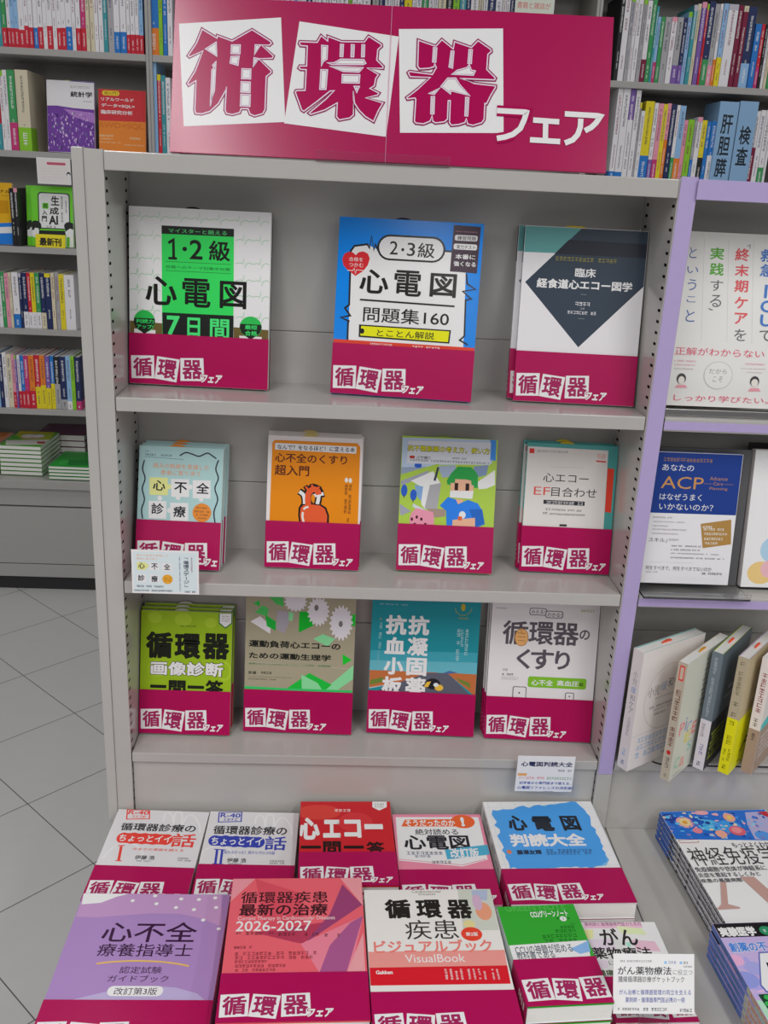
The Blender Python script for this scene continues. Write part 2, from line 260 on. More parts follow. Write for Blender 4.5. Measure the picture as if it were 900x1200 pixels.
ART = {
'b1': (-0.271,0.08,0.2795,-3.9,6.7,0.203,0.25,0.018,0,'D2D0D4',[('l','92C49C',0.79,[1.6,235.8,10.2,237.4,13.6,235.8,15.9,244.1,17.5,230.2,19.8,235.8,24.9,237.9,30,235.9,38.6,237.4,42,235.9,44.2,244.2,45.9,230.2,48.2,235.9,53.3,238,58.4,235.9,66.9,237.5,70.4,235.9,72.6,244.2,74.4,230.3,76.6,236,81.7,238,86.8,236,95.3,237.5,98.7,236,100.9,244.3,102.8,230.3,105,236,110.1,238.1,115.2,236,123.7,237.6,127.1,236.1,129.2,244.3,131.1,230.4,133.3,236.1,138.4,238.1,143.5,236.1,152,237.7,155.4,236.1,157.5,244.4,159.5,230.4,161.7,236.1,166.7,238.2,171.9,236.1,180.3,237.7,183.7,236.2,185.8,244.4,187.8,230.5,190,236.2,195,238.3,200.2,236.2]),('l','92C49C',0.8,[1.4,209.9,8,211.4,10.6,209.9,12.4,218.2,13.7,204.1,15.4,209.9,19.4,211.9,23.3,209.9,29.9,211.4,32.5,209.9,34.3,218.2,35.6,204.1,37.3,209.9,41.2,212,45.2,209.9]),('l','92C49C',0.8,[1.2,178.4,7.8,180,10.5,178.4,12.3,186.9,13.5,172.7,15.3,178.4,19.3,180.6,23.2,178.5,29.8,180,32.4,178.5,34.2,186.9,35.5,172.7,37.3,178.5,41.2,180.6,45.2,178.5]),('l','92C49C',0.81,[1.1,156,7.7,157.6,10.3,156,12.1,164.5,13.4,150.2,15.2,156,19.2,158.1,23.1,156,29.7,157.6,32.4,156,34.2,164.5,35.5,150.2,37.2,156,41.2,158.1,45.2,156]),('l','92C49C',0.81,[0.9,134.2,7.6,135.8,10.2,134.2,12,142.7,13.3,128.3,15.1,134.2,19.1,136.3,23,134.2,29.7,135.8,32.3,134.2,34.1,142.8,35.4,128.4,37.2,134.2,41.2,136.4,45.2,134.2]),('l','92C49C',0.82,[0.7,105.3,7.4,106.9,10,105.3,11.9,113.9,13.1,99.3,14.9,105.3,18.9,107.4,22.9,105.3,29.6,106.9,32.3,105.3,34.1,113.9,35.4,99.4,37.1,105.3,41.1,107.5,45.1,105.3]),('l','92C49C',0.8,[152.6,210.1,159.8,211.7,162.7,210.1,164.5,218.5,166.2,204.4,168,210.2,172.3,212.3,176.7,210.2,183.9,211.8,186.8,210.2,188.6,218.6,190.3,204.5,192.1,210.3,196.4,212.4,200.8,210.3]),('l','92C49C',0.8,[153.1,177.9,160.4,179.5,163.3,178,165.1,186.4,166.8,172.2,168.6,178,172.9,180.1,177.3,178,184.6,179.7,187.5,178.1,189.3,186.5,191,172.3,192.8,178.1,197.2,180.3,201.6,178.2]),('l','92C49C',0.81,[153.5,154.2,160.8,155.8,163.7,154.2,165.5,162.7,167.2,148.4,169.1,154.3,173.4,156.4,177.8,154.3,185.1,155.9,188,154.4,189.8,162.8,191.6,148.6,193.4,154.4,197.7,156.5,202.1,154.5]),('l','92C49C',0.81,[153.9,132.1,161.2,133.8,164.1,132.2,165.9,140.7,167.7,126.4,169.5,132.2,173.8,134.4,178.3,132.3,185.6,133.9,188.5,132.3,190.3,140.9,192.1,126.5,193.9,132.4,198.2,134.5,202.6,132.4]),('l','92C49C',0.82,[154.4,102.2,161.7,103.8,164.7,102.2,166.5,110.8,168.2,96.3,170.1,102.2,174.4,104.4,178.9,102.3,186.2,104,189.2,102.4,190.9,111,192.7,96.5,194.6,102.4,198.9,104.6,202.6,102.4]),('p','6A5A30',[0.4,90.4,47.9,88.7,48.5,68.4,0.4,66]),('p','6A5A30',[151.8,88.5,202.6,86.8,202.6,66.7,152.2,66.9]),('p','D2D0D2',[6.9,79.4,37.9,78.5,37.9,67.9,6.8,67.1]),('p','D2D0D2',[160.3,76.8,193,76.5,193.2,66.2,160.5,65.9]),('p','32D45C',[46.8,225,150.2,225.5,151.6,66.8,47.9,67]),('p','1D201E',[46.8,225.5,150.2,225.5,150.3,214.7,46.8,214.1]),('t','58D87C',0,'マイスターと鍛える',56.6,216.2,140,222.1),('l','141614',4,[56.6,201.8,63.7,206.3,64.3,181.2]),('l','141614',3.48,[56.6,180.9,68.9,180.9]),('e','141614',80,194.6,3.3,3.1),('t','141614',0.015,'2',87,180.9,105.7,208),('t','141614',0.02,'級',114.7,180.2,145.2,208.3),('l','1C5C30',0.54,[52.5,176.2,146.6,176.3]),('l','1C5C30',0.54,[52.6,163.5,146.8,163.6]),('t','1C5C30',0,'合格へのテーマ別集中対策',52.5,166.8,145.7,171.2),('t','141614',0.022,'心',23.5,114.6,69.1,155.2),('t','141614',0.018,'電',76.9,113.8,117.9,154.4),('t','141614',0.02,'図',131.1,114.7,169.6,153.1),('p','1D201E',[47.9,104.4,151.6,104.7,151.6,66.8,48.5,67.1]),('t','48E078',0.03,'7',54.5,72.4,73.4,100.4),('t','48E078',0.025,'日',84.4,72,103.1,99.2),('t','48E078',0.02,'間',117.5,71.9,145.5,99),('e','2CB850',21.9,90.7,15.5,15.7),('p','1E261F',[7,94.8,36.9,94.9,37.4,89.6,34.6,82.1,26.8,76.3,21.8,72.2,16.3,76.3,9.1,81.4,6.4,88]),('t','38D868',0.02,'判読力',9.7,87.6,35.7,93.6),('t','38D868',0.02,'アップ!',10.8,79.9,34.6,85.8),('e','2CB850',176.7,89.8,16,15.1),('p','1E261F',[161.1,93.9,192,93.8,192.7,89.2,190.1,81.8,182.5,76,177,71.9,170.8,75.9,163.8,81,160.7,87.6]),('t','38D868',0.02,'最短',168.3,86.5,186.1,92.6),('t','38D868',0.02,'合格',168.5,77.5,186.3,84.5)]),
'b2': (0.025,0.057,0.2794,-8,9.5,0.206,0.251,0.012,0,'0680EE',[('p','D6D2D2',[22.6,67.4,18.5,203.2,23.2,210.7,42.6,214,61.2,206.3,147.7,210,183.9,209,190,67.3]),('l','22201F',2.73,[20.8,67.3,20.3,103.2,21.1,105.3,9.2,109.9,22.8,113.1,14.5,123.6,20.4,128.4,18.5,204.1,23.2,211.3,42,214.6,45.3,209.5,47.3,226.4,51.5,207,53.4,215.2,58.2,206.2]),('l','22201F',2.63,[151.1,211,162.5,210.8]),('l','22201F',2.34,[186,181.7,188.3,167.3,200.5,160.4,182.9,156.5,195.6,146.7,187.7,144.5,189.8,94,183.6,87.7,195.5,81.9]),('o','22201F',56.1,193.9,153.9,229.8,22.1),('o','D6D2D2',59,196.6,151,227,19),('t','22201F',0.005,'2',74.4,202.4,86,220.9),('e','22201F',93.1,209.7,2.1,2.3),('t','22201F',0.005,'3',99.3,201.4,110.7,219.9),('t','22201F',0.01,'級',114.7,200,138.8,220.7),('p','D02830',[27.1,169.5,14.5,178.2,9,183.7,6.7,192.4,9.6,199.8,16.1,203.1,22.2,201.9,26,198.6,30,202.9,36.6,204.4,43.4,201.6,46.5,195.1,44.3,185.6,38.2,177.1]),('t','F0D8D8',0,'合格を',16.5,189.9,36.8,195.8),('t','F0D8D8',0,'つかむ',17,182.1,37.9,187.9),('l','F0D8D8',0.89,[14.6,177,23.1,176.9,25,180.2,27,172.4,28.4,178.3,38.8,177.7]),('p','3C2838',[163.3,247.3,201.7,246.6,200.8,182.5,162.4,183.3]),('g','C08890',166.8,238.1,197.6,239.4),('o','D6D2D2',166,226.4,198,234.2,2.4),('t','3C2838',0.01,'練習問題',169.7,227.2,196.1,233),('o','D6D2D2',165.2,214.1,198.3,222.1,2.4),('t','3C2838',0.01,'実力テスト',169.4,215.1,195.9,220.6),('t','E8E0E0',0.02,'本番に',168.6,201.1,197,207.9),('t','E8E0E0',0.02,'強くなる',167,191.1,198.4,198),('t','22201F',0.022,'心',33.8,146.3,75.8,180.1),('t','22201F',0.016,'電',83.8,145.2,123.2,181.3),('t','22201F',0.02,'図',135.5,146.6,173.2,179.8),('l','22201F',2.39,[35.7,136.7,172.6,134.9]),('t','22201F',0.005,'問題集160',41.8,105.9,166,127.3),('p','22201F',[36.6,101.4,170,101.1,169,82.1,37,83.6]),('p','E2DE14',[39.8,99.5,167.7,99.2,167,84,39.3,85.8]),('e','22201F',41.4,92.2,3.4,3.9),('t','22201F',0.01,'とことん解説',63.1,86,146.4,96.5),('p','D4402C',[0.4,78.6,205.6,78.1,205.6,68.5,0.4,64.4]),('g','F0E0E0',50.3,73,89.6,76),('g','F0E0E0',115.6,71.7,155.9,75.8)]),
'b3': (0.2815,0.059,0.2797,-4,10,0.177,0.251,0.013,1,'D0CED0',[('p','5E9C9A',[0.4,250.6,83,250.6,45,214.5,0.4,214]),('p','34404E',[80.7,250.6,176.6,250.6,176.6,173.6,89.5,82.3,5.1,171.8]),('p','262B36',[63.7,234.1,176.6,232.9,176.6,213.6,44.3,213.3]),('g','8C8440',46.3,204.3,135.2,209.9),('t','D8D6D8',0.02,'臨床',76.2,182.3,106.3,195.2),('t','D8D6D8',0.03,'経食道心エコー図学',21.9,164.9,160.4,178.6),('l','A0A4A8',0.44,[86.8,158.2,95.1,158]),('g','C8C8CC',79.5,141.7,101.8,147.1),('g','A0A4A8',87.2,136.6,94.5,139.2),('g','C8C8CC',69.3,129.7,111.6,134.1),('l','A0A4A8',0.44,[86.1,123.6,95,123.5]),('p','C4C6CC',[0.4,72.1,176.6,69.4,176.6,66.4,0.4,68.2])]),
'b4': (-0.303,0.044,0.0037,-2.8,16.5,0.128,0.186,0.0115,2,'A9CCCC',[('g','24283C',8.1,176.6,14.3,178.3),('g','24283C',8.3,170.5,25,173.5),('g','24283C',32.8,170.7,49.5,173.3),('l','24283C',0.47,[8,168.7,67.5,167.3]),('t','E0905C',0,'病みの軌跡を意識した',21.4,152.3,106.9,160.3),('t','E0905C',0,'患者に寄り添う',33.4,142.4,93.5,150),('p','DADC90',[16.7,137.7,44.8,138.4,45.8,111.7,17.7,111.1]),('e','DADC90',47.2,124.9,3.6,3.8),('p','D8DADA',[49.6,136.9,77,137.5,78.1,110.4,50.7,109.8]),('e','D8DADA',79.1,125.9,3.6,3.8),('e','D8DADA',61.4,108.9,3.6,3.8),('p','D8DADA',[82.5,136.6,109.6,137.2,110.7,109.6,83.6,109]),('e','D8DADA',96.5,108.2,3.6,3.8),('p','D8DADA',[16.7,102,43.8,102.6,44.8,75.9,17.6,75.3]),('e','D8DADA',33.6,106.6,3.6,3.8),('p','D8DADA',[49.6,100.7,77.2,101.3,78.3,73.9,50.6,73.3]),('e','D8DADA',48.6,88.7,3.6,3.8),('t','20222A',0.02,'心',22.4,118.2,41.3,134),('t','20222A',0.02,'不',55,115.7,74.3,132.4),('t','20222A',0.02,'全',88.4,116.6,108.1,133.1),('t','20222A',0.02,'診',21.3,82.3,40.3,98.9),('t','20222A',0.02,'療',54.8,79.1,73.8,96.2),('e','E88A36',98.5,87.5,14.3,14.3),('g','5A3420',89.4,93.4,106.6,95.9),('g','5A3420',86.7,87.8,110.2,90.5),('g','5A3420',89.8,82.9,108,85.4),('g','5A3420',92.4,78,105.8,80.3),('l','24283C',1.9,[8.2,163.5,7.7,161.7,7.1,159.1,6.4,156,5.9,152.8,5.8,149.8,6.4,147.1,7.5,144.3,8.7,141.5,9.7,138.7,10.2,135.8,9.8,132.7,8.9,129.7,7.8,126.5,6.8,123.3,6.4,120.1,6.9,116.8,7.8,113.5,9,110.1,10,106.8,10.4,103.6,10,100.6,9.2,97.7,8.1,94.8,7.2,92,6.6,89.1,6.7,85.9,7.1,82.5,7.7,79.2,8.3,76.4,8.6,74.4]),('l','24283C',1.9,[120.7,168.9,120.1,167,119.1,164.4,118.1,161.3,117.3,158.1,117,155.2,117.5,152.4,118.6,149.6,119.9,146.8,121,144,121.4,141.1,120.9,138,119.7,134.9,118.4,131.8,117.2,128.6,116.8,125.4,117.3,122.2,118.6,119,120,115.7,121.2,112.4,121.7,108.9,121.3,105.2,120.1,101.3,118.7,97.3,117.5,93.4,116.8,89.6,116.9,85.6,117.4,81.5,118.2,77.5,118.9,74.2,119.4,71.8]),('l','24283C',1.9,[61.6,172.7,62.8,173.6,64.5,174.8,66.5,176.1,68.6,177.3,70.7,177.9,72.7,177.9,74.9,177.5,77.1,176.9,79.3,176.2,81.5,175.6,83.4,175,85.3,174.3,87.1,173.6,89,173.2,91.1,173.2,93.3,173.9,95.8,175.2,98.3,176.6,100.6,177.9,102.8,178.5,104.6,178.4,106.2,177.8,107.7,176.9,109.1,176,110.5,175.1,112,174.2,113.6,173.2,115.1,172.1,116.4,171.3,117.3,170.6])]),
'b5': (-0.099,0.0625,0.0025,-1.8,11.8,0.145,0.205,0.0105,2,'CFCBC9',[('p','FF8610',[11,198,136.4,198.1,141.1,192.7,142.3,58.5,5.1,56.4,6.3,192.4,8,196.2]),('p','D4D2D0',[10.6,193.5,135.5,192.9,135,182.2,10.5,183.3]),('t','20284C',0.015,'なんで？をなるほど！に変える本',14.2,183.9,133,191.4),('t','5A2416',0.02,'心不全のくすり',11.1,164.3,121.7,178.7),('t','5A2416',0.02,'超入門',10.9,144.1,64.1,160.5),('l','1E1614',10.77,[49.5,120.4,50.4,119.9,51.7,119.3,53.2,118.4,54.6,117.5,55.7,116.4,56.5,115.3,57.2,114,57.7,112.5,58.2,111,58.5,109.5,58.8,107.8,58.9,105.8,59,103.9,59,102.2,59,101]),('l','1E1614',10.31,[88.4,118.5,69.6,113.5]),('l','1E1614',10.78,[80,116.3,80,115.4,80,114.1,80,112.5,80,110.9,79.8,109.2,79.6,107.4,79.2,105.4,78.8,103.4,78.5,101.7,78.3,100.4]),('p','1E1614',[49.3,83.1,49.6,95,53,100.8,60.6,103.9,71.1,103,82.9,102.5,92.5,96.8,97.1,85.1,97.2,70.9,95.9,54.2,54.6,52.5]),('l','1E1614',14.57,[64.8,95.6,64.6,97.6,64.2,100.4,63.8,103.7,63.5,106.9,63.4,109.7,63.5,112,63.6,114.2,63.9,116.2,64.3,118,65,119.7,65.9,121.2,67.1,122.7,68.5,124,69.9,125,71.3,125.6,72.7,125.6,74.3,125.2,75.9,124.5,77.3,123.6,78.4,122.6,79.3,121.4,79.9,119.9,80.4,118.4,80.7,117,81,116.1]),('l','1E1614',7.49,[58.6,129.3,64.4,121.1]),('l','1E1614',7.48,[68.7,133,70.6,124.1]),('l','1E1614',7.49,[80.9,130.2,77,122.1]),('l','D8D8DE',5.62,[50,120,50.8,119.5,52,118.8,53.4,117.9,54.7,117,55.7,116,56.5,114.9,57.1,113.7,57.6,112.3,58,111,58.3,109.5,58.5,107.8,58.7,105.8,58.7,103.9,58.8,102.2,58.8,101]),('l','D8D8DE',5.16,[87.4,118.5,70.3,114]),('l','D8D8DE',5.63,[80.1,115.6,80,114.7,80,113.6,79.9,112.1,79.7,110.7,79.6,109.2,79.3,107.7,79,106,78.7,104.3,78.4,102.9,78.2,101.8]),('p','F05A30',[52.1,83.2,52.7,94.1,55.8,98.5,64.2,101.2,73.6,100.7,82.5,99.7,90.2,94.8,94.3,84.1,93.9,70.8,93.1,54.1,57.4,52.6]),('l','F05A30',8.93,[64.9,95.1,64.6,97.2,64.2,100.2,63.9,103.5,63.5,106.9,63.4,109.7,63.5,112,63.6,114.1,63.9,115.9,64.3,117.6,65,119.2,65.9,120.7,67.2,122,68.5,123.2,70,124.1,71.3,124.6,72.7,124.7,74.2,124.3,75.6,123.7,76.9,122.9,78,122.1,78.7,121.1,79.2,119.8,79.6,118.5,79.8,117.3,80,116.5]),('l','F05A30',3.28,[59.5,128.4,64.9,121.1]),('l','F05A30',3.27,[69,131.6,70.6,124.1]),('l','F05A30',3.28,[80,129.2,76.6,122]),('e','FF8610',71.4,110.5,3,6.1),('l','F4D8CC',3.06,[56.4,88.6,56,81,58.6,71.7]),('l','F4D8CC',3.05,[57.4,92.9,60.6,95.9,64.8,97]),('e','D8D0C8',121.7,140.9,2.6,3.7),('e','D8D0C8',127.8,140.4,2.6,3.8),('gv','7A4418',125.7,88.5,130.8,134.5),('gv','7A4418',119.1,89.1,124.7,135.1),('gv','7A4418',124.5,71,128.2,86.3)]),
'b6': (0.108,0.061,0.004,-2.5,16,0.149,0.21,0.013,0,'A6C64A',[('p','B4C6DC',[0.4,207.1,139.6,209.6,141.6,172.9,57.5,166.8,1,142]),('p','3A8AE0',[136.9,209.6,146.2,209.6,146.9,177.6,138,178.2]),('p','8FA0B8',[0.4,160.8,39.9,163.7,0.9,143.1]),('p','A6C64A',[0.6,149.7,58.5,169.5,61,163.6,1.2,137.6]),('p','9A9EAC',[1.1,139.8,44.6,158.4,40.5,150.5,1.5,132]),('p','9CACC4',[57.6,164.6,84.1,168,89.3,152.7,65.1,147.2]),('p','7C90B4',[113,167.1,136.1,170.4,133.6,154.8,116.1,149.5]),('p','D2D0D4',[119.8,143,129.4,150.1,146.5,163.1,147.7,139.9,134.7,133.7,122.6,132.1]),('p','D0D2D8',[16.2,140.5,50.2,157.1,62.2,139.3,59.1,99.1,40.5,97.2,34.3,104.7,32.1,132.3]),('p','7FA4D0',[22.5,134.1,35.9,132.5,34.1,110.2,28.5,114.4]),('p','A4A4A8',[46.2,135.2,63.7,139.3,59.2,96.9,39.8,98]),('l','404048',3.54,[58.1,163.5,53.2,142.2]),('p','9A9EAC',[0.6,104.2,18.9,92.8,3.7,85.4,1.2,90.9]),('p','C0C4CC',[21.6,105.2,43.2,95.1,34.5,92.4,20.7,100.7]),('e','2C5CC0',6.7,124.9,4.9,9.3),('l','303840',1.33,[6.8,117.8,7,113.4]),('e','2C5CC0',21.4,118.5,5.1,8.9),('l','303840',1.33,[21.3,111.8,21.1,106.9]),('e','2C5CC0',26.5,164.9,5.8,4),('p','A08C80',[43.1,98.4,72,98.6,73,87.5,57.1,84.6]),('p','C2C6CE',[9.2,202.6,138.1,205.5,138.4,170.5,8.7,167.2]),('t','202018',0.05,'抗不整脈薬の考え方，使い方',8.6,186.4,137.1,196.4),('t','E4DC20',0.015,'抗不整脈薬の考え方，使い方',9.1,187.3,136.4,195.7),('o','B03830',12.5,175.3,20.7,179.7,1.8),('t','34343C',0.01,'小竹康仁',23.6,175.1,46,179.8),('g','34343C',79.1,177.2,100.9,179.7),('g','707078',12.9,174.4,137,171.3),('p','2A9A48',[72.4,143.1,78.1,154.4,84.4,161.4,88.6,166,109.1,165.8,115.5,160.6,120.3,154.2,121.3,134.2,114.2,133.9,79,136.7,73.4,137.6]),('p','E6AE90',[78.4,140,85,140.3,85.2,146.3,102.9,146.3,110.1,144.8,111.1,138.2,115,137.3,113.9,128.3,79,127.4]),('p','D6D6DA',[78.3,127.8,114.9,129,113.4,116.5,78.2,117.6]),('p','30201C',[84.8,140.3,90.4,140.3,90.5,128.8,84.9,129]),('p','30201C',[101.9,140.4,107.7,140.3,107.8,129.2,102,128.9]),('p','E6AE90',[86.7,115.3,100.1,115,97.1,108.7,90.5,107.2]),('p','2A7CE0',[63.3,103.8,75.5,117.7,87.9,114.5,91.6,107.3,106.8,114.7,122.6,109.8,129.8,99,134.9,78.1,122.3,71.9,75.6,70.3,73.4,96.4]),('p','1F62BC',[109.7,100.3,129.7,101.3,134.9,78.1,120,73]),('p','E6AE90',[84.4,82.5,119.3,87.4,120.1,70.7,84.1,69.1]),('e','D8D8DC',99.1,90.9,5.3,5.8),('p','D86030',[92.5,88.4,99.2,88.3,98.4,82,92.4,82.2]),('p','F092A8',[16.8,80.5,19,89.5,26.4,98.3,34.7,96.9,53.3,93.3,55.3,84.5,55.6,68.9,18.9,69.4]),('e','502030',20.6,80.7,2,2.7),('e','502030',28.2,84.3,2,2.7),('e','502030',35.5,81.3,2,2.7),('e','502030',42,73.8,2,2.2),('e','502030',25.4,73.1,2,2.2)]),
'b7': (0.3015,0.076,0.0023,-2.6,10.5,0.142,0.205,0.0105,1,'4C9C98',[('p','CDC9C5',[0.5,198.8,126.5,197.8,128.8,70.7,0.9,73.2]),('p','DC4432',[127.4,170.2,138.1,169.3,138.4,99.9,128.7,100.9]),('p','D83838',[3.3,195.8,10.9,195.7,11,188.1,3.4,188.2]),('g','909090',14.8,190.6,64.2,194),('g','D86058',109.5,188.6,122.6,191.8),('g','D86058',109.9,184.8,122.9,187.5),('p','D04440',[108.7,181.7,124.1,181,123.9,178.6,108.6,179.3]),('l','B0ACA8',0.36,[37.5,168.3,90.7,168.9]),('t','2C2A2E',0,'心エコー',27.8,144.4,99.1,158.3),('t','D86058',0,'EF',14.4,123.3,40.3,136),('t','2C2A2E',0,'目合わせ',42.1,121.9,113.5,136.9),('p','38363A',[30.8,115.8,95.8,115.8,95.9,109,31,109.3]),('g','D8D4D0',34.7,109.9,93.2,114.3),('g','3C3A3E',34.6,99.2,42.5,102.7),('g','58565A',44.2,99.3,95,102.2),('g','3C3A3E',30.8,93.2,38.6,96.2),('g','58565A',41.3,92.6,97.9,95.3),('p','3C3A3E',[58.8,78.1,70.3,78.2,70.1,74.8,58.6,74.7])]),
'b8': (-0.2998,0.052,-0.292,-1.1,13.8,0.147,0.204,0.011,2,'93B51F',[('e','A2C030',112.5,186.2,9.6,8.4),('e','A2C030',21.9,192.4,11.4,9.3),('e','A2C030',67.7,190.4,13.7,10.5),('e','9DBC2C',25.8,108,13.8,14.1),('e','A2C030',136.3,107,11.5,16.5),('e','93B51F',136.3,107,7.8,12.3),('g','303A10',62.9,178.3,88.6,180.7),('t','1C1E14',0.045,'循',8.1,124.9,51.6,169.4),('t','1C1E14',0.045,'環',54.4,125.5,96.7,167.8),('t','1C1E14',0.045,'器',99.8,126.1,143.2,169.3),('t','2C3410',0.06,'画像診断',15.9,96.5,135.6,121.8),('t','DADAD8',0.035,'画像診断',16.8,97.4,134.2,120.7),('t','1C1E14',0.05,'一',16.6,76,42.9,81.3),('t','1C1E14',0.04,'問',46.4,62.3,74.1,89.8),('t','1C1E14',0.05,'一',76.9,76.6,103.8,81.8),('t','1C1E14',0.04,'答',106.2,63.8,135.1,91.8),('p','2C7040',[124.7,202.5,146.6,203.3,146.6,186.4,135.9,177.6,125.1,185.7]),('p','D4D4D6',[126.3,202.1,145.1,202.7,145,187.3,135.8,179.9,126.7,187.1]),('g','5C3C40',129.4,197,142.3,198.4),('g','5C3C40',129,193.3,142.8,194.7),('g','5C3C40',129.6,189.5,142.5,191)]),
'b9': (-0.116,0.064,-0.2926,-1.9,9,0.178,0.252,0.013,0,'A09A82',[('p','2CB848',[11.4,218.8,21.5,224.3,22.5,213.4]),('p','4CC060',[14.6,203.7,27.3,216.2,36.5,211,34.4,197.6]),('p','48B858',[34.3,233.7,58.7,234.7,61,215,48.1,219.1]),('p','CCCACE',[7.6,188.1,22.9,197.7,40.7,183.1,40,168.7]),('p','1CB03C',[31.4,200.1,48.9,189.8,48.8,174.2,34.3,181.5]),('p','A29EA6',[50.8,209,68.1,207.2,70.1,186.9,62.2,169.6,49.2,177.8]),('p','84D498',[69.3,207.3,77.5,205,75.4,190.9,69.5,193.2]),('p','12B02C',[86.5,208,101.2,208.6,111.1,186,86.3,172.7]),('p','84D498',[110.1,162.9,125.8,171.8,145.9,164.4,134,151]),('p','18C030',[158.7,139.1,174.5,129.9,160.4,119.9]),('p','18C030',[171.5,206.4,177.6,206.8,177.6,186.4,172.2,188.6]),('G','CCCACE',79.9,224.2,18.6,16.7,16),('G','CCCACE',117.2,209.3,18.2,24.9,18),('e','70706C',113.8,215.5,3.4,5.1),('G','CCCACE',154.8,191.7,19.2,30.1,18),('e','70706C',154.1,189.9,3.2,5.1),('p','84D498',[177.6,120.6,177.6,96.9,149.2,73.5,129.6,75.8]),('p','1CB83C',[68,75.4,105.7,104.4,143.2,85.8,131.6,74.9,71.8,72.4]),('p','84D498',[92.9,101.3,120,88,127.9,75.8,94.2,76]),('p','38C468',[0.4,77.8,69.2,76.8,177.6,77.3,177.6,64.2,0.4,64.7]),('t','20221C',0.03,'運動負荷心エコーの',5.8,145.4,155.3,157.3),('t','20221C',0.03,'ための運動生理学',6.2,125.9,140.3,136.7),('l','C4C0B0',0.51,[6,119.8,175.1,114.3]),('t','2C7C3C',0,'負荷心エコーとCPXのメカニズムによる診断・治療戦略',6.5,115.5,140.2,118.8),('t','20221C',0.01,'安達',5.8,99,18.9,104.2),('g','20221C',26.2,100.1,44.2,104),('g','504C40',6,94.6,77.4,95.4),('g','504C40',6.1,89.9,51.4,91.7)]),
'b10': (0.088,0.065,-0.2921,-2.6,11,0.178,0.252,0.013,0,'1F8A96',[('p','3E9CAC',[0.4,141.5,177.6,145.1,176.3,128.1,0.4,124.6]),('p','62AEBC',[0.4,124.6,177.6,128.2,177.6,105,0.4,100.3]),('p','B86A3C',[0.4,107.7,113.8,108.6,95.5,98.7,1,76]),('p','B86A3C',[127.9,108.8,177.6,108.2,177.6,69.6,162.5,82.3]),('p','5A5C6A',[97.4,107.4,129.2,108.3,172.8,69.3,0.4,66,28,79.7]),('p','6A8038',[2.7,90.7,22.4,96.5,27.5,89.5,1.9,82.1]),('p','6A8038',[142.6,100.9,166.6,93.5,169.5,83.8,152.5,92.8]),('p','4C6898',[123.2,108.6,132.5,112.4,146.8,109.7,132.8,107.1]),('p','B8B8C0',[0.9,77.9,25.4,83.2,25.5,82,1,76]),('t','D6D4D6',0.04,'抗',23.3,169.5,57.9,203),('t','D6D4D6',0.045,'血',23.4,136.6,57.2,165.7),('t','D6D4D6',0.045,'小',23.2,101.5,56.2,131.1),('t','D6D4D6',0.04,'板',21.4,66.3,55.8,98.2),('t','D6D4D6',0.04,'抗',60.4,170.3,95.2,203.5),('t','D6D4D6',0.035,'凝',60.6,135,94.9,166.7),('t','D6D4D6',0.04,'固',60.8,101.4,94.4,131.9),('t','D6D4D6',0.035,'薬',60.1,66.9,94.8,98.3),('gv','A4C8CE',154.6,139.5,161,185.1),('gv','A4C8CE',147.6,153.7,152.9,183.6),('gv','A4C8CE',140.8,129.2,147.5,184.4),('gv','D0A040',13.3,193.1,16.7,201.1),('gv','A4C8CE',12.9,144.9,18.1,189.3),('gv','7CB4BE',11.8,108.4,15.8,142.2),('g','9CC4CC',11.9,219.4,57.8,221.6),('l','A0A040',0.94,[135.8,219,138.5,211.9,145.8,207.5,153.9,207.9,160.7,213,163.7,220.3]),('e','B4A030',149.2,220.8,3.7,6.2),('g','A0A040',141.3,200.7,159.1,203.7),('e','202028',105.9,88.7,12.3,9.3),('p','E0B440',[91.1,82.6,95.9,91.4,102.9,93,98.7,83]),('e','E0B440',116.7,82.6,7.1,5.4),('e','C8D0D8',111.4,87.3,4.2,3.4)]),
